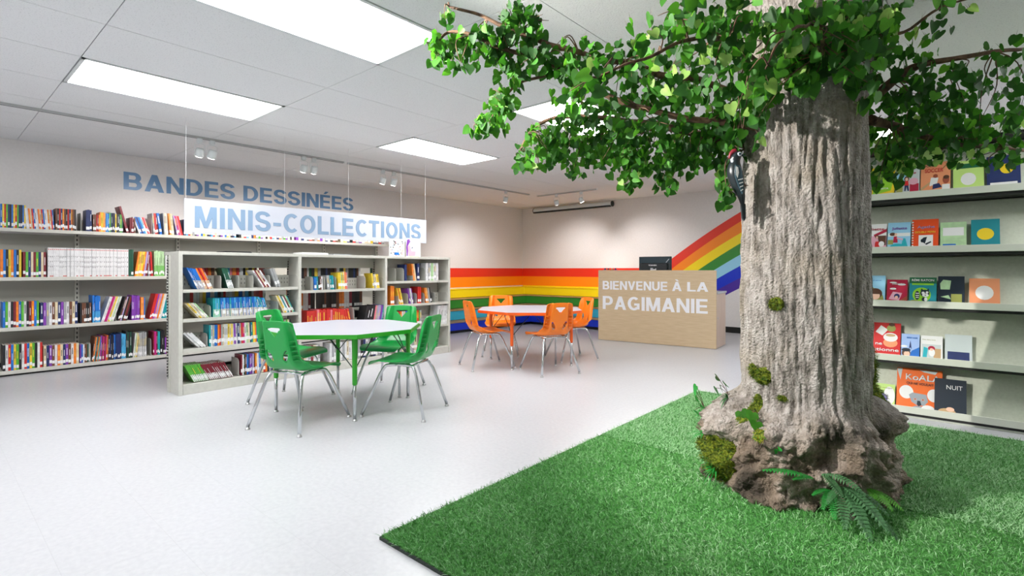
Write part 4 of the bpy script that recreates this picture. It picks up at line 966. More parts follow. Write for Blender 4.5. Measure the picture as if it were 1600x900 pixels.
put('picture_book', 'white children book with two small figures on the fourth display row', -.225, -.098, S4, .600, 'cv_pagewhite', [('cv_palegrey', rect(.05,.04,.92,.66)), ('cv_tan', rect(.6,.04,.92,.5)), ('cv_scootteal', [(.1,.1),(.28,.1),(.34,.5),(.14,.55)]), ('cv_crimson', ell(.5,.5,.16,.1)), ('cv_pagewhite', ell(.52,.34,.14,.16)), ('cv_skin', ell(.5,.46,.08,.05)), ('cv_crimson', rect(.3,.04,.45,.14))], [('Nos deux amis', .08, .82, .6, .04, 'cv_olive', .0)])
put('picture_book', 'grey book at the right of the fourth display row', -.09, .06, S4, .62, 'cv_palegrey', [('bk_n', rect(.1,.1,.9,.4))])
put('picture_book', 'lime green children book with a violet snail on the lowest display row', -.548, -.372, S0, .215, 'cv_lime', [('cv_pagewhite', ell(.8,.5,.2,.4)), ('cv_rust', ell(.5,.12,.33,.05)), ('cv_snail', ell(.5,.36,.26,.24)), ('bk_v', ell(.42,.45,.13,.14)), ('cv_snail', ell(.42,.45,.07,.07)), ('cv_dnavy', [(.16,.5),(.3,.36),(.3,.33),(.13,.46)]), ('cv_dnavy', rect(.1,.02,.18,.3))], [('Le petit escargot', .2, .8, .7, .06, 'cv_olive', .0)], yoff=-.004)
put('picture_book', 'large orange book titled KoALA with a grey koala on the lowest display row', -.367, -.1, S0, .345, 'cv_koalaorange', [('cv_palegrey', [(0,.98),(.12,.98),(.08,.7),(.03,.85)]), ('cv_palegrey', [(.5,.98),(.9,.98),(.85,.9),(.6,.93)]), ('cv_pagewhite', ell(.22,.42,.16,.16,20)), ('cv_pagewhite', ell(.82,.40,.14,.15,20)), ('cv_koalagrey', [(.28,.36),(.34,.20),(.46,.13),(.62,.14),(.70,.24),(.66,.40),(.36,.42)]), ('cv_koalagrey', ell(.5,.06,.14,.06)), ('cv_pagewhite', ell(.7,.08,.14,.08)), ('cv_dnavy', [(.47,.24),(.53,.24),(.56,.15),(.5,.11),(.46,.15)]), ('cv_soccer', ell(.42,.27,.03,.022)), ('cv_soccer', ell(.59,.27,.03,.022)), ('cv_dnavy', ell(.42,.27,.013,.013)), ('cv_dnavy', ell(.59,.27,.013,.013)), ('cv_pagewhite', rect(0,0,.14,.07))], [('KoALA', .2, .72, .76, .15, 'cv_pagewhite', .014), ('QUI NE VOULAIT PAS', .22, .61, .74, .06, 'cv_dnavy', .0)])
put('picture_book', 'black book standing in front of the koala book at the right of the lowest row', -.147, .03, S0, .30, 'cv_dnavy', [('cv_tan', ell(.4,.1,.28,.1)), ('cv_skin', ell(.5,.18,.13,.06)), ('cv_pagewhite', rect(.02,.01,.18,.07))], [('NUIT', .38, .72, .5, .12, 'cv_pagewhite', .0)], yoff=-.0245)
# ---------------------------------------------------------------- artificial turf
TX, TY = -.606, 2.985           # trunk axis
def turf_piece(label, x0, x1, y0, y1, bladem, n, seed, lean, base_l):
    t_ = thing('artificial_turf', label, 'grass mat', (x0, y0, 0), group='artificial turf mats')
    b2 = BM(); box(b2, 0, x1-x0, 0, y1-y0, .0005, .012); obj('backing', b2, 'turfedge', t_)
    b2 = BM(); box(b2, .006, x1-x0-.006, .006, y1-y0-.006, .010, .018); obj('thatch', b2, 'turfbase', t_)
    g = np.random.default_rng(seed)
    # denser where the mat is nearest to the viewer of the room
    px_ = g.uniform(.004, x1-x0-.004, n*2); py_ = g.uniform(.004, y1-y0-.004, n*2)
    dd = np.hypot(px_+x0, py_+y0); keep = g.uniform(size=n*2) < np.clip(1.9/dd, .25, 1); px_, py_ = px_[keep][:n], py_[keep][:n]; n2 = len(px_)
    roots = np.stack([px_, py_, np.full(n2, .014)], 1)
    ang = g.uniform(0, 2*PI, n2); tilt = g.uniform(.35, 1.5, n2)
    d = np.stack([np.cos(ang)*np.sin(tilt)+lean[0], np.sin(ang)*np.sin(tilt)+lean[1], np.cos(tilt)+.15], 1); d /= np.linalg.norm(d, axis=1)[:, None]
    o = blades_mesh('grass_pile', roots, d, g.uniform(.018, .040, n2), g.uniform(.0013, .0027, n2), t_, [bladem, 'turflight', 'turfbase'], g.choice([0, 1, 2], n2, p=[.68, .22, .10]))
    o['kind'] = 'stuff'; return t_
turf_piece('deep green artificial turf mat under and in front of the tree', -1.755, 1.9, 1.212, 2.868, 'turf', 185000, 1, (-.15, -.25), .25)
turf_piece('paler artificial turf mat behind the tree, reaching to the display rack', -1.755, 1.9, 2.872, 4.50, 'turflight', 95000, 2, (.1, .45), .3)
# ---------------------------------------------------------------- the tree
def fbm(x, y, z, o=4): return noise.fractal(Vector((x, y, z)), 1.0, 2.0, o)
def sstep(a, b_, x): t_ = max(0, min(1, (x-a)/(b_-a))); return t_*t_*(3-2*t_)
def trunk_r(a, z):
    c, s = math.cos(a), math.sin(a)
    r = .283+.010*math.sin(z*2.1+.5)
    r += .055*sstep(1.75, 2.45, z)
    wv = .35*noise.noise(Vector((c*1.5, s*1.5, z*.9+20)))
    r += .020*noise.noise(Vector((c*1.6, s*1.6, z*.5)))+.020*noise.noise(Vector((c*3.8+wv, s*3.8+wv, z*.55+3)))
    r += .008*(1-abs(noise.noise(Vector((c*7.5+wv, s*7.5, z*1.1+7))))*2)
    n = abs(noise.noise(Vector((c*9+wv*2, s*9, z*1.5+11)))); r -= .011*max(0, 1-n*6)
    r += .009*fbm(c*15+wv*3, s*15, z*7, 4)
    # flare and lumpy roots
    edge = .42+.10*noise.noise(Vector((c*1.3+5, s*1.3, .3)))
    f_ = sstep(edge+.03, edge-.12, z)
    lob = .100+.035*math.cos(a+2.43)+.02*math.cos(2*(a+2.43))+.035*noise.noise(Vector((c*2.2, s*2.2, 9)))
    low = sstep(.16, .0, z)
    # outward roots towards the left and the right of the view
    lump = .075*fbm(c*2.4, s*2.4, z*6.0, 5)+.040*abs(noise.noise(Vector((c*4.5, s*4.5, z*10))))*2-.012+.030*abs(fbm(c*10, s*10, z*20, 4))
    r += f_*(lob+lump)+low*(.012+.03*max(0, math.cos(a-(-2.55)))**6)
    return r
def trunk_pt(a, z, off=0): r = trunk_r(a, z)+off; return Vector((r*math.cos(a), r*math.sin(a), z))
tree = thing('artificial_tree', 'large artificial tree with thick grey trunk and heart shaped leaves reaching the ceiling', 'tree', (TX, TY, .014))
NA, NZ = 320, 300
def trunk_part(name, z0, z1, nz, mm, lab=None):
    V = []
    for i in range(nz+1):
        z = z0+(z1-z0)*i/nz
        for k in range(NA): V.append(trunk_pt(2*PI*k/NA, z))
    F_ = [(i*NA+k, i*NA+(k+1) % NA, (i+1)*NA+(k+1) % NA, (i+1)*NA+k) for i in range(nz) for k in range(NA)]
    me = bpy.data.meshes.new(name); me.from_pydata(V, [], F_); me.update(); o = link(name, me, tree, [mm], smooth=True)
    if lab: o['label'] = lab
    return o
trunk_part('trunk', 0, CEIL-.015, 420, 'bark')
# foliage
def leaf_shape(s):
    """heart outline, hanging from the stalk at the origin, tip towards -Z, folded along the midrib"""
    pts = [(.0, -.02), (.20, .12), (.42, .06), (.50, -.18), (.42, -.46), (.24, -.74), (0, -1.0)]
    R = [(x*s, z*s) for x, z in pts]; return R
def leaves_mesh(name, clusters, parent, seed, size, bright, stems=True):
    g = random.Random(seed); V = []; F_ = []; MI = []
    for (cx, cy, cz, rx, ry, rz, n) in clusters:
        n = int(n*LEAFK)
        for _ in range(n):
            while True:
                u, v, w_ = g.uniform(-1, 1), g.uniform(-1, 1), g.uniform(-1, 1)
                if u*u+v*v+w_*w_ <= 1: break
            # along the view width x depth: (rx across, ry deep)
            ca, sa = math.cos(.715), math.sin(.715)
            ex = u*rx*ca-v*ry*sa; ey = u*rx*sa+v*ry*ca
            p = Vector((cx+ex, cy+ey, min(cz+w_*rz, CEIL-.03)))
            s = size*g.uniform(.65, 1.15); R = leaf_shape(s); b0 = len(V)
            yaw = g.uniform(-1.3, 1.3)+.715; pit = g.gauss(.25, .45); rol = g.gauss(0, .55)
            m3 = Euler((pit, rol, yaw)).to_matrix(); fold = g.uniform(.05, .35); bend = g.uniform(0, .25)
            def T(x, z): return p+m3 @ Vector((x, -abs(x)*fold+bend*z*z/s*.5, z))
            for (x, z) in R: V.append(T(x, z))
            for (x, z) in R[1:-1]: V.append(T(-x, z))
            # indices: 0 top, 1..5 right, 6 tip, 7..11 left ; midrib fold through 0-6
            mid = len(V); V.append(T(0, -.42*s))
            q = [b0, b0+1, b0+2, b0+3, b0+4, b0+5, b0+6]; l_ = [b0, b0+7, b0+8, b0+9, b0+10, b0+11, b0+6]
            F_ += [(mid, q[0], q[1], q[2]), (mid, q[2], q[3], q[4]), (mid, q[4], q[5], q[6]), (mid, l_[2], l_[1], l_[0]), (mid, l_[4], l_[3], l_[2]), (mid, l_[6], l_[5], l_[4])]
            mi = g.choices((0, 1, 2, 3), bright)[0]; MI += [mi]*6
            # leaf stalk
            b1 = len(V); st = p+Vector((g.uniform(-.02, .02), g.uniform(-.02, .02), s*.55)); V += [V[b0]+Vector((.0008, 0, 0)), V[b0]-Vector((.0008, 0, 0)), st]
            F_.append((b1, b1+1, b1+2)); MI.append(4)
    me = bpy.data.meshes.new(name); me.from_pydata([v-Vector((TX, TY, .014)) for v in V], [], F_); me.update()
    o = link(name, me, parent, ['leafA', 'leafB', 'leafC', 'leafD', 'twig']); me.polygons.foreach_set('material_index', MI); me.shade_smooth(); return o
LEAFK = 1.3
BOUGH = {
1: [(-0.76, 2.79, 1.95), (-1.1, 2.49, 2.05), (-1.27, 2.21, 2.09), (-1.48, 2.03, 2.16), (-1.61, 1.85, 2.22), (-1.72, 1.75, 2.28), (-1.84, 1.65, 2.33)],
2: [(-0.78, 2.76, 1.79), (-1.22, 2.38, 1.89), (-1.48, 2.09, 2.06), (-1.64, 1.89, 2.14), (-1.73, 1.74, 2.18), (-1.84, 1.65, 2.2), (-1.9, 1.59, 2.1)],
3: [(-0.81, 2.87, 1.72), (-1.22, 2.78, 1.87), (-1.6, 2.58, 1.97), (-1.83, 2.39, 1.94), (-1.93, 2.29, 1.77)],
4: [(-1.46, 2.11, 2.06), (-1.66, 2.0, 2.02), (-1.78, 1.97, 1.94), (-1.84, 1.91, 1.79)],
5: [(-0.66, 2.70, 2.01), (-0.69, 2.18, 1.99), (-0.77, 1.92, 1.95), (-0.87, 1.7, 1.83), (-0.99, 1.59, 1.76)],
6: [(-0.47, 2.71, 1.98), (-0.44, 2.4, 2.07), (-0.47, 2.04, 1.92), (-0.52, 1.93, 1.77)],
7: [(-0.33, 3.16, 1.95), (-0.2, 3.21, 2.06), (-0.06, 3.26, 2.1), (0.23, 3.51, 2.15)],
8: [(-0.35, 3.20, 1.85), (-0.21, 3.52, 1.83), (-0.01, 3.7, 1.76), (0.26, 3.93, 1.72)],
9: [(-0.4, 2.96, 2.2), (-0.23, 2.98, 2.18), (-0.06, 3.13, 2.3), (.15, 3.3, 2.36)],
10: [(-0.84, 2.79, 1.70), (-0.88, 2.63, 1.62), (-0.88, 2.61, 1.46)]}
CL = [(1, -1.84, 1.65, 2.27, 0.036, 0.05, 0.061, 8),
(1, -1.73, 1.74, 2.17, 0.152, 0.1, 0.067, 34),
(1, -1.58, 1.87, 2.22, 0.121, 0.1, 0.085, 45),
(1, -1.54, 1.84, 2.29, 0.104, 0.08, 0.036, 14),
(1, -1.56, 1.96, 2.2, 0.056, 0.1, 0.062, 12),
(1, -1.41, 2.09, 2.1, 0.139, 0.15, 0.099, 60),
(1, -1.23, 2.24, 2.06, 0.17, 0.2, 0.124, 60),
(1, -1.07, 2.51, 2.03, 0.161, 0.2, 0.129, 50),
(2, -1.87, 1.62, 2.13, 0.049, 0.06, 0.091, 26),
(2, -1.79, 1.76, 2.15, 0.155, 0.1, 0.077, 36),
(2, -1.66, 1.87, 2.14, 0.139, 0.12, 0.087, 40),
(2, -1.52, 1.99, 2.09, 0.139, 0.12, 0.077, 36),
(2, -1.44, 2.19, 1.95, 0.161, 0.2, 0.113, 45),
(2, -1.22, 2.38, 1.87, 0.193, 0.2, 0.113, 60),
(2, -1.79, 1.69, 2.05, 0.091, 0.06, 0.03, 7),
(3, -1.83, 2.39, 1.81, 0.167, 0.2, 0.13, 90),
(3, -1.91, 2.31, 1.71, 0.067, 0.1, 0.093, 22),
(3, -1.69, 2.51, 1.84, 0.204, 0.25, 0.149, 130),
(3, -1.49, 2.61, 1.78, 0.201, 0.25, 0.153, 140),
(3, -1.31, 2.71, 1.75, 0.197, 0.25, 0.151, 140),
(3, -1.12, 2.8, 1.77, 0.176, 0.25, 0.159, 130),
(3, -0.97, 2.8, 1.78, 0.136, 0.2, 0.17, 110),
(3, -1.4, 2.62, 1.59, 0.09, 0.1, 0.065, 22),
(3, -1.25, 2.75, 1.57, 0.072, 0.1, 0.065, 18),
(3, -1.67, 2.52, 1.66, 0.093, 0.1, 0.045, 12),
(3, -1.47, 2.57, 1.98, 0.215, 0.2, 0.09, 50),
(4, -1.71, 1.96, 2.05, 0.08, 0.1, 0.08, 30),
(4, -1.78, 1.97, 1.94, 0.092, 0.1, 0.082, 38),
(4, -1.82, 1.93, 1.84, 0.092, 0.1, 0.066, 34),
(4, -1.87, 1.88, 1.8, 0.046, 0.05, 0.046, 8),
(5, -0.71, 2.16, 2.02, 0.117, 0.15, 0.13, 36),
(5, -0.77, 1.92, 2.0, 0.109, 0.15, 0.092, 34),
(5, -0.87, 1.76, 1.93, 0.106, 0.15, 0.106, 16),
(5, -0.99, 1.59, 1.78, 0.064, 0.1, 0.057, 10),
(5, -1.04, 1.55, 1.7, 0.027, 0.06, 0.037, 4),
(5, -0.77, 2.11, 1.89, 0.156, 0.2, 0.104, 26),
(5, -0.68, 2.32, 1.68, 0.082, 0.1, 0.082, 10),
(5, -0.67, 2.2, 1.81, 0.104, 0.15, 0.117, 24),
(6, -0.52, 2.07, 1.93, 0.094, 0.15, 0.118, 26),
(6, -0.43, 2.27, 2.04, 0.149, 0.15, 0.087, 30),
(6, -0.34, 2.49, 2.02, 0.117, 0.15, 0.117, 26),
(6, -0.52, 2.0, 1.77, 0.069, 0.1, 0.069, 12),
(6, -0.3, 2.52, 1.89, 0.065, 0.1, 0.091, 10),
(6, -0.28, 2.54, 2.12, 0.104, 0.1, 0.065, 16),
(7, -0.24, 3.17, 2.0, 0.095, 0.2, 0.126, 34),
(7, -0.14, 3.19, 1.92, 0.124, 0.2, 0.139, 44),
(7, -0.03, 3.29, 1.95, 0.124, 0.2, 0.155, 44),
(7, 0.14, 3.43, 1.98, 0.155, 0.2, 0.217, 70),
(7, -0.14, 3.19, 2.14, 0.124, 0.15, 0.077, 16),
(8, -0.29, 3.39, 1.83, 0.109, 0.2, 0.17, 90),
(8, -0.16, 3.57, 1.81, 0.132, 0.2, 0.156, 100),
(8, -0.03, 3.68, 1.81, 0.139, 0.2, 0.173, 90),
(8, 0.15, 3.84, 1.79, 0.173, 0.2, 0.173, 90),
(8, -0.3, 3.38, 1.61, 0.075, 0.1, 0.119, 34),
(8, -0.21, 3.4, 1.67, 0.1, 0.1, 0.074, 20),
(9, -0.23, 2.98, 2.26, 0.089, 0.15, 0.089, 16),
(9, -0.07, 3.12, 2.27, 0.119, 0.15, 0.089, 14),
(10, -0.94, 2.76, 1.59, 0.047, 0.06, 0.084, 18),
(10, -0.86, 2.59, 1.43, 0.037, 0.05, 0.056, 12),
(10, -0.87, 2.69, 1.71, 0.048, 0.05, 0.039, 8),
(6, -0.59, 2.57, 2.02, 0.115, 0.06, 0.115, 44),
(6, -0.43, 2.67, 2.04, 0.128, 0.06, 0.114, 50),
(6, -0.34, 2.84, 1.93, 0.088, 0.06, 0.102, 34),
(6, -0.7, 2.54, 1.88, 0.082, 0.08, 0.133, 40),
(6, -0.5, 2.48, 2.14, 0.204, 0.12, 0.082, 60),
(6, -0.32, 2.7, 2.14, 0.111, 0.1, 0.111, 40),
(6, -0.53, 2.59, 1.92, 0.085, 0.04, 0.057, 18),
(6, -0.28, 2.93, 2.15, 0.074, 0.1, 0.149, 30),
(5, -0.67, 2.33, 2.12, 0.109, 0.15, 0.123, 34),
(5, -0.75, 2.13, 2.12, 0.13, 0.15, 0.078, 22),
(5, -0.87, 2.03, 2.12, 0.104, 0.15, 0.065, 12),
(5, -1.01, 2.17, 1.91, 0.142, 0.2, 0.1, 20),
(2, -0.98, 2.6, 1.89, 0.161, 0.2, 0.129, 40),
(3, -0.86, 2.7, 1.86, 0.08, 0.15, 0.129, 40)]
THICK = {1: .019, 2: .017, 3: .024, 4: .009, 5: .012, 6: .010, 7: .026, 8: .026, 9: .010, 10: .005}
BR_W = {1: (60, 32, 7, 1), 2: (55, 35, 9, 1), 3: (48, 40, 11, 1), 4: (36, 44, 18, 2), 5: (44, 34, 14, 8), 6: (36, 34, 20, 10), 7: (74, 24, 2, 0), 8: (58, 26, 10, 6), 9: (50, 34, 12, 4), 10: (48, 38, 13, 1)}
g = random.Random(11)
for k, pts in BOUGH.items():
    P = smooth_path([Vector(p)-Vector((TX, TY, .014)) for p in pts], 7)
    # gnarled wander
    P = [p+Vector((noise.noise(p*6), noise.noise(p*6+Vector((5,5,5))), noise.noise(p*6+Vector((9,2,1)))))*.018 for p in P]
    b2 = BM(); n = len(P); tube(b2, P, [THICK[k]*(1-.72*i/(n-1))*(1+.18*noise.noise(P[i]*25)) for i in range(n)], 9)
    br_ = obj('branch', b2, 'twig', tree, smooth=True)
    cl = [c[1:] for c in CL if c[0] == k]
    # twigs from the bough into its leaf clusters
    b2 = BM()
    for (cx, cy, cz, rx, ry, rz, nn) in cl:
        c = Vector((cx-TX, cy-TY, cz-.014)); near = min(P, key=lambda p: (p-c).length)
        for q in range(max(2, min(7, nn//12))):
            e = c+Vector((g.uniform(-1, 1)*rx*.9, g.uniform(-1, 1)*ry*.9, g.uniform(-1, .7)*rz)); mid = near.lerp(e, .5)+Vector((g.uniform(-.04, .04), g.uniform(-.04, .04), g.uniform(0, .06)))
            tube(b2, smooth_path([near, mid, e], 5), [.0038, .0012], 5)
        if k in (1, 2, 3, 7, 8):     # fibrous tufts where twigs are bound on
            pass
    obj('twigs', b2, 'twig', br_, smooth=True)
    leaves_mesh('foliage', cl, br_, 100+k, {1: .046, 2: .046, 3: .047, 4: .046, 5: .050, 6: .056, 7: .050, 8: .050, 9: .052, 10: .048}[k], BR_W[k])
# ---------------------------------------------------------------- moss, plants and ferns on the trunk
def moss(label, ang, z, rx, rz, thick, n, seed, group='moss patches on the trunk', mm='moss'):
    c = trunk_pt(ang, z); g_ = np.random.default_rng(seed); t_ = thing('moss_patch', label, 'moss', (TX+c.x, TY+c.y, .014+z), group=None)
    P_, D_ = [], []
    b2 = BM(); 
    # cushion following the bark
    NU, NV = 14, 14; grid = []
    for i in range(NV+1):
        r_ = []
        for j in range(NU+1):
            u, v = -1+2*j/NU, -1+2*i/NV; rr = math.hypot(u, v)
            f_ = max(0, 1-rr**2); s_ = 1 if rr <= 1 else 1/rr
            aa = ang+u*s_*rx/trunk_r(ang, z); zz = z+v*s_*rz*(1+.25*noise.noise(Vector((u*2, v*2, seed))))
            r_.append(b2.verts.new(trunk_pt(aa, max(zz, .0), -.004+thick*math.sqrt(f_)*(.6+.5*noise.noise(Vector((u*3, v*3, seed))))+.003)-c))
        grid.append(r_)
    for i in range(NV):
        for j in range(NU): b2.faces.new((grid[i][j], grid[i][j+1], grid[i+1][j+1], grid[i+1][j]))
    obj('cushion', b2, 'moss', t_, smooth=True)
    for _ in range(n):
        while True:
            u, v = g_.uniform(-1.08, 1.08, 2)
            if u*u+v*v < 1.1+.4*noise.noise(Vector((u*3, v*3, seed*3))): break
        f_ = max(0, 1-u*u-v*v); aa = ang+u*rx/trunk_r(ang, z); zz = max(z+v*rz, .0)
        p = trunk_pt(aa, zz, thick*math.sqrt(f_)*.8)-c; d = Vector((math.cos(aa), math.sin(aa), .2))+Vector(g_.normal(size=3))*.7
        P_.append(p); D_.append(d.normalized())
    n_ = len(P_); o = blades_mesh('fronds', np.array([tuple(p) for p in P_]), np.array([tuple(d) for d in D_]), g_.uniform(.008, .022, n_), g_.uniform(.0012, .003, n_), t_, ['moss', 'leafB' if mm == 'moss' else 'leafC', 'mossyellow' if mm != 'moss' else 'moss'], g_.choice([0, 1, 2], n_, p=[.8, .12, .08] if mm == 'moss' else [.3, .3, .4]))
    o['kind'] = 'stuff'; return t_
def ang_of(x, y): return math.atan2(y-TY, x-TX)
moss('small round brownish moss tuft high on the middle of the trunk', ang_of(-.70, 2.57), .90, .034, .034, .018, 260, 1)
moss('green moss tuft near the left edge of the trunk above the roots', ang_of(-.875, 2.6), .565, .028, .036, .018, 240, 2)
moss('larger green and brown moss tuft right of the one at the left trunk edge', ang_of(-.80, 2.57), .545, .042, .042, .022, 420, 3)
moss('tiny green moss tuft below and right of the two middle tufts', ang_of(-.66, 2.55), .455, .022, .016, .012, 120, 4)
moss('tall narrow moss strip just above the root base', ang_of(-.855, 2.55), .385, .028, .07, .018, 420, 5)
moss('big dark green moss cushion on the right edge of the trunk', ang_of(-.30, 3.16), .55, .07, .14, .05, 1500, 6)
moss('small moss patch on the right trunk edge above the big cushion', ang_of(-.30, 3.14), .80, .025, .05, .015, 260, 7)
moss('large yellow green moss patch covering the left front of the roots', ang_of(-.98, 2.52), .13, .095, .11, .030, 2400, 8)
moss('brownish moss strip on the far left of the roots', ang_of(-1.06, 2.66), .17, .07, .03, .018, 600, 9)
moss('small patch of yellow flowers and leaves on top of the roots', ang_of(-.72, 2.5), .30, .045, .022, .016, 320, 10, mm='moss2' if 'moss2' in M else 'mossyellow')
def grass_tuft(label, ang, z, n, ln, seed, mm='fern', wd=.008):
    c = trunk_pt(ang, z, .01); t_ = thing('grass_tuft', label, 'plant', (TX+c.x, TY+c.y, .014+z)); g_ = random.Random(seed)
    out = Vector((math.cos(ang), math.sin(ang), 0)); sd = Vector((-out.y, out.x, 0)); b2 = BM()
    for _ in range(n):
        a = g_.uniform(-1.2, 1.2); el = g_.uniform(-.1, 1.1); d = (out*math.cos(a)+sd*math.sin(a))*math.cos(el)+Vector((0, 0, math.sin(el))); L_ = ln*g_.uniform(.6, 1.1); pv = None; s_ = d.cross(Vector((0,0,1))).normalized()
        for i in range(7):
            f_ = i/6; p = d*L_*f_+Vector((0, 0, -L_*.5*f_*f_)); wv = wd*.5*(1-f_**2)+.0003; cur = (b2.verts.new(p-s_*wv), b2.verts.new(p+s_*wv))
            if pv: b2.faces.new((pv[0], pv[1], cur[1], cur[0]))
            pv = cur
    obj('blades', b2, mm, t_, smooth=True); return t_
grass_tuft('spiky green grass tuft growing from the moss on the left front roots', ang_of(-.99, 2.47), .085, 26, .12, 1)
grass_tuft('spiky green grass tuft on the upper left of the roots', ang_of(-1.05, 2.62), .22, 18, .11, 2)
grass_tuft('small bright grass sprig on the far left edge of the roots', ang_of(-1.10, 2.72), .29, 12, .07, 3)
grass_tuft('dark grass sprig on the top left shoulder of the roots', ang_of(-.98, 2.72), .40, 10, .10, 4, 'ferndark', .010)
def sprig(label, ang, z, spots, size, mm, seed):
    """a thin stem with broad heart leaves; spots: (across, out, up)"""
    c = trunk_pt(ang, z, .004); t_ = thing('ivy_sprig', label, 'plant', (TX+c.x, TY+c.y, .014+z)); g_ = random.Random(seed)
    out = Vector((math.cos(ang), math.sin(ang), 0)); sd = Vector((-out.y, out.x, 0)); b2 = BM(); b3 = BM()
    for (a, o_, u) in spots:
        e = sd*a+out*o_+Vector((0, 0, u)); tube(b2, smooth_path([Vector((0,0,0)), e*.5+Vector((0,0,.01)), e], 4), .0013, 5)
        s = size*g_.uniform(.8, 1.15); m3 = Matrix((sd, out, Vector((0,0,1)))).transposed() @ Euler((g_.uniform(-.9, .1), g_.uniform(-.6, .6), g_.uniform(-.5, .5))).to_matrix()
        R = leaf_shape(s); T = lambda x, zz: e+m3 @ Vector((x, abs(x)*.15, zz))
        vs = [b3.verts.new(T(x, zz)) for x, zz in R]+[b3.verts.new(T(-x, zz)) for x, zz in R[-2:0:-1]]; mid = b3.verts.new(T(0, -.4*s))
        for i in range(len(vs)): b3.faces.new((vs[i], vs[(i+1) % len(vs)], mid))
    obj('stem', b2, 'twig', t_, smooth=True); obj('leaves', b3, mm, t_, smooth=True); return t_
sprig('sprig of four small round leaves on the top left of the roots', ang_of(-1.08, 2.70), .33, [(.02, .05, .10), (-.03, .04, .06), (.04, .03, .03), (0, .05, -.01), (.05, .05, .13)], .045, 'fern', 1)
sprig('sprig of three broad dark leaves at the base of the trunk front', ang_of(-.82, 2.53), .37, [(-.05, .05, .0), (.03, .06, .015), (.06, .07, -.02)], .062, 'leafB', 2)
sprig('dark sprig of narrow leaves beyond the left root shoulder', ang_of(-1.03, 2.80), .40, [(.02, .04, .05), (.05, .03, .08), (-.02, .06, .09), (.0, .06, .03)], .05, 'ferndark', 3)
sprig('tiny bright sprig on top of the front roots', ang_of(-.62, 2.5), .255, [(.0, .02, .01), (.015, .03, .02), (-.015, .02, .0)], .03, 'fern', 4)
def frond(b2, p0, d0, ln, width, droop, g_, lobes=15, up=Vector((0,0,1))):
    d = d0.normalized(); p = p0.copy(); path = []; st = ln/lobes
    for i in range(lobes+1):
        path.append((p.copy(), d.copy())); d = (d+Vector((0, 0, -droop/lobes))).normalized(); p = p+d*st
    for i, (q, dd) in enumerate(path):
        f_ = i/lobes; wv = width*(.25+.75*math.sin(PI*min(1, .12+f_*.86)))*.5
        sd = dd.cross(up).normalized(); nn = sd.cross(dd).normalized()
        for s in (-1, 1):
            a = q+dd*st*.08; b__ = q+dd*st*.78; tip = q+sd*s*wv+dd*st*(1.0+.3*g_.random())+nn*(g_.uniform(-.35, -.05)*wv); m1 = q+sd*s*wv*.5+dd*st*.10+nn*.10*wv; m2 = q+sd*s*wv*.58+dd*st*1.05+nn*.10*wv
            vs = [b2.verts.new(x) for x in (a, m1, tip, m2, b__)]; b2.faces.new(vs if s > 0 else vs[::-1])
    return [q for q, _ in path]
def fern(label, ang, z, fronds, mm, seed, off=.0):
    c = trunk_pt(ang, z, off); t_ = thing('fern', label, 'fern', (TX+c.x, TY+c.y, .014+z)); g_ = random.Random(seed)
    out = Vector((math.cos(ang), math.sin(ang), 0)); sd = Vector((-out.y, out.x, 0))
    for (a, o_, u, ln, wd, dr) in fronds:
        b2 = BM(); pth = frond(b2, Vector((0,0,0)), sd*a+out*o_+Vector((0,0,u)), ln, wd, dr, g_); tube(b2, pth, [.0022, .0007], 5)
        obj('frond', b2, mm, t_, smooth=False)
    return t_
fern('bright fern frond pointing left across the front roots', ang_of(-.47, 2.50), .15, [(-1, .45, .38, .21, .075, .35), (-.6, .5, .2, .10, .05, .4)], 'fern', 1, .02)
fern('bright arching fern frond right of the first fern on the roots', ang_of(-.42, 2.51), .17, [(.7, .6, .35, .17, .07, 1.0), (.4, .8, -.1, .12, .06, .6)], 'ferndark', 2, .02)
fern('bushy fern hanging down to the turf at the right front of the roots', ang_of(-.35, 2.56), .13, [(-.3, .8, -.1, .20, .075, .8), (.0, 1, .0, .25, .08, .9), (.3, .8, .1, .22, .075, .9), (.7, .6, .1, .17, .07, .9), (-.7, .6, .1, .13, .06, .8), (.1, .9, -.35, .17, .08, .4), (.45, .8, -.2, .24, .075, .5)], 'ferndark', 3, .03)
fern('small bright fern low on the right front of the roots', ang_of(-.38, 2.52), .10, [(-.5, .8, .1, .12, .055, .9), (-.2, 1, -.1, .14, .055, .8), (-.7, .4, .3, .10, .05, .8)], 'fern', 4, .03)
fern('yellow green fern at the far right end of the roots', ang_of(-.22, 2.68), .10, [(.4, .8, .0, .13, .06, .7), (.0, 1, .1, .12, .055, .9), (-.4, .8, .0, .12, .05, .8)], 'leafC', 5, .02)
# ---------------------------------------------------------------- woodpecker ornament
ax, ay = math.cos(.715), math.sin(.715)
t = thing('woodpecker_ornament', 'black woodpecker ornament with red nape clinging to the left edge of the trunk', 'bird ornament', (-.835, 2.615, 1.50), .715)
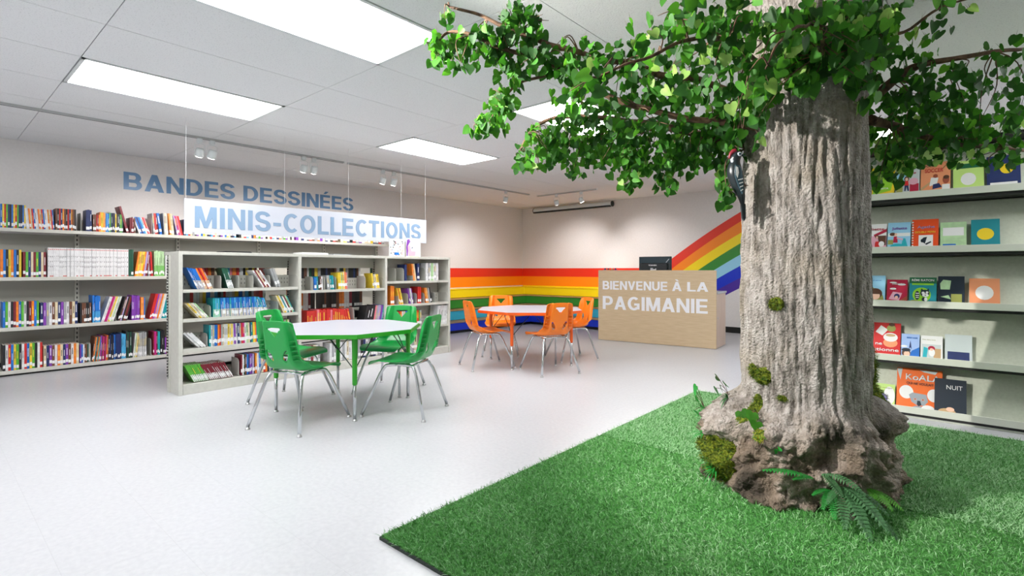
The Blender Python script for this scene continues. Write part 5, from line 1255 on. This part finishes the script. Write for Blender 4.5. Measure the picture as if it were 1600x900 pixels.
# local: +X towards the trunk (right in the view), -Y towards the viewer, Z up
body = [(.040, .0, -.115, .006, .010), (.034, 0, -.07, .016, .018), (.018, 0, -.02, .030, .028), (.004, 0, .035, .037, .035), (.0, 0, .075, .033, .031), (.002, 0, .105, .024, .023), (.006, 0, .128, .026, .024), (.012, 0, .147, .019, .018), (.016, 0, .158, .006, .006)]
Pb = smooth_path([p[:3] for p in body], 5); Rb = smooth_path([(p[3], p[4], 0) for p in body], 5)
b_ = BM(); rings = [[b_.verts.new((p.x+r.x*math.cos(2*PI*k/20), p.y+r.y*math.sin(2*PI*k/20), p.z)) for k in range(20)] for p, r in zip(Pb, Rb)]
for i in range(len(rings)-1):
    for k in range(20): b_.faces.new((rings[i][k], rings[i][(k+1) % 20], rings[i+1][(k+1) % 20], rings[i+1][k]))
b_.faces.new(rings[0][::-1]); b_.faces.new(rings[-1]); obj('body', b_, 'blackpl', t, smooth=True)
b_ = BM(); tube(b_, [(.026, 0, .138), (.045, 0, .136), (.066, 0, .133)], [.008, .005, .001], 10); obj('beak', b_, 'blackgloss', t, smooth=True)
b_ = BM(); tube(b_, smooth_path([(.010, 0, .158), (-.008, 0, .153), (-.020, 0, .138), (-.024, 0, .120)], 4), [.006, .012, .013, .012, .012, .010, .010, .009, .008, .007, .006, .005, .003], 10); obj('crest', b_, 'bk_R', t, smooth=True)
b_ = BM(); tube(b_, [(-.018, -.008, .118), (-.014, -.012, .104), (-.010, -.014, .094)], [.005, .009, .004], 10); obj('throat_patch', b_, 'white', t, smooth=True)
for s in (-1, 1):
    b_ = BM(); mt = Matrix.Translation((.016, s*.021, .138)) @ Matrix.Rotation(s*PI/2, 4, 'X').inverted(); disc_lathe(b_, [(.0105, -.003), (.0105, .003), (.008, .0045)], 16, mtx=mt); e_ = obj('eye', b_, 'white', t)
    b_ = BM(); disc_lathe(b_, [(.0055, .004), (.005, .0062)], 12, mtx=mt); obj('pupil', b_, 'blackgloss', e_)
    b_ = BM(); P_ = [(-.012, .085), (.010, .082), (.022, .055), (.026, .01), (.030, -.045), (.022, -.06), (.004, -.02), (-.014, .03)]
    prism(b_, P_, -.006, .006, mtx=Matrix(((1,0,0,0), (0,0,s,s*.034), (0,1,0,0), (0,0,0,1)))); wg = obj('wing', b_, 'blackgloss', t, bevel=.004)
    b_ = BM()
    prism(b_, [(-.010, .075), (.0, .070), (.004, .045), (-.002, .02), (-.010, .035)], .006, .0075, mtx=Matrix(((1,0,0,0), (0,0,s,s*.034), (0,1,0,0), (0,0,0,1))))
    for q in range(4): z = .012-.017*q; prism(b_, [(.001+.004*q, z), (.024, z+.006), (.024, z+.001), (.001+.004*q, z-.005)], .006, .0078, mtx=Matrix(((1,0,0,0), (0,0,s,s*.034), (0,1,0,0), (0,0,0,1))))
    obj('wing_bars', b_, 'slotpale' if 'slotpale' in M else 'trackgrey', wg)
    b_ = BM(); tube(b_, [(.03, s*.012, .0), (.05, s*.014, -.012), (.062, s*.014, -.014)], [.006, .003, .002], 8); obj('foot', b_, 'bk_u', t, smooth=True)
b_ = BM(); prism(b_, [(.030, -.10), (.052, -.10), (.054, -.17), (.046, -.185), (.036, -.17)], -.008, .008, mtx=Matrix(((1,0,0,0), (0,0,1,0), (0,1,0,0), (0,0,0,1)))); obj('tail', b_, 'blackpl', t, bevel=.003)
b_ = BM(); tube(b_, smooth_path([(.034, 0, .06), (.040, 0, .02), (.038, 0, -.03)], 4), .007, 8); obj('belly', b_, 'bk_u', t, smooth=True)
# ---------------------------------------------------------------- the spot lamp that lights the trunk from the ceiling
track('lighting_track', 'ceiling track over the viewer that lights the tree, out of the photo', (-2.9, .60, CEIL), (-1.2, .60, CEIL))
for i, (x, y) in enumerate(((-2.35, .60), (-1.5, .60))):
    o = copy_tree(proto); o.location = (x, y, CEIL-.0215); v = Vector((TX, TY, 1.25))-Vector((x, y, CEIL-.15)); o.rotation_euler = (0, 0, math.atan2(v.y, v.x)+PI)
    o['label'] = ('left' if i == 0 else 'right')+' spot lamp on the track over the viewer, aimed at the tree'
    for ch in [c for c in o.children if c.type == 'LIGHT']:
        ch.data = ch.data.copy(); ch.data.energy = TREESPOT if i == 0 else TREESPOT*.05; ch.data.spot_size = math.radians(75); ch.data.spot_blend = .6; ch.data.shadow_soft_size = .02; ch.data.color = (1, .96, .91)
        h = math.hypot(v.x, v.y); ch.rotation_euler = (0, math.atan2(h, -v.z), 0); ch.location = (-.06, 0, -.16)
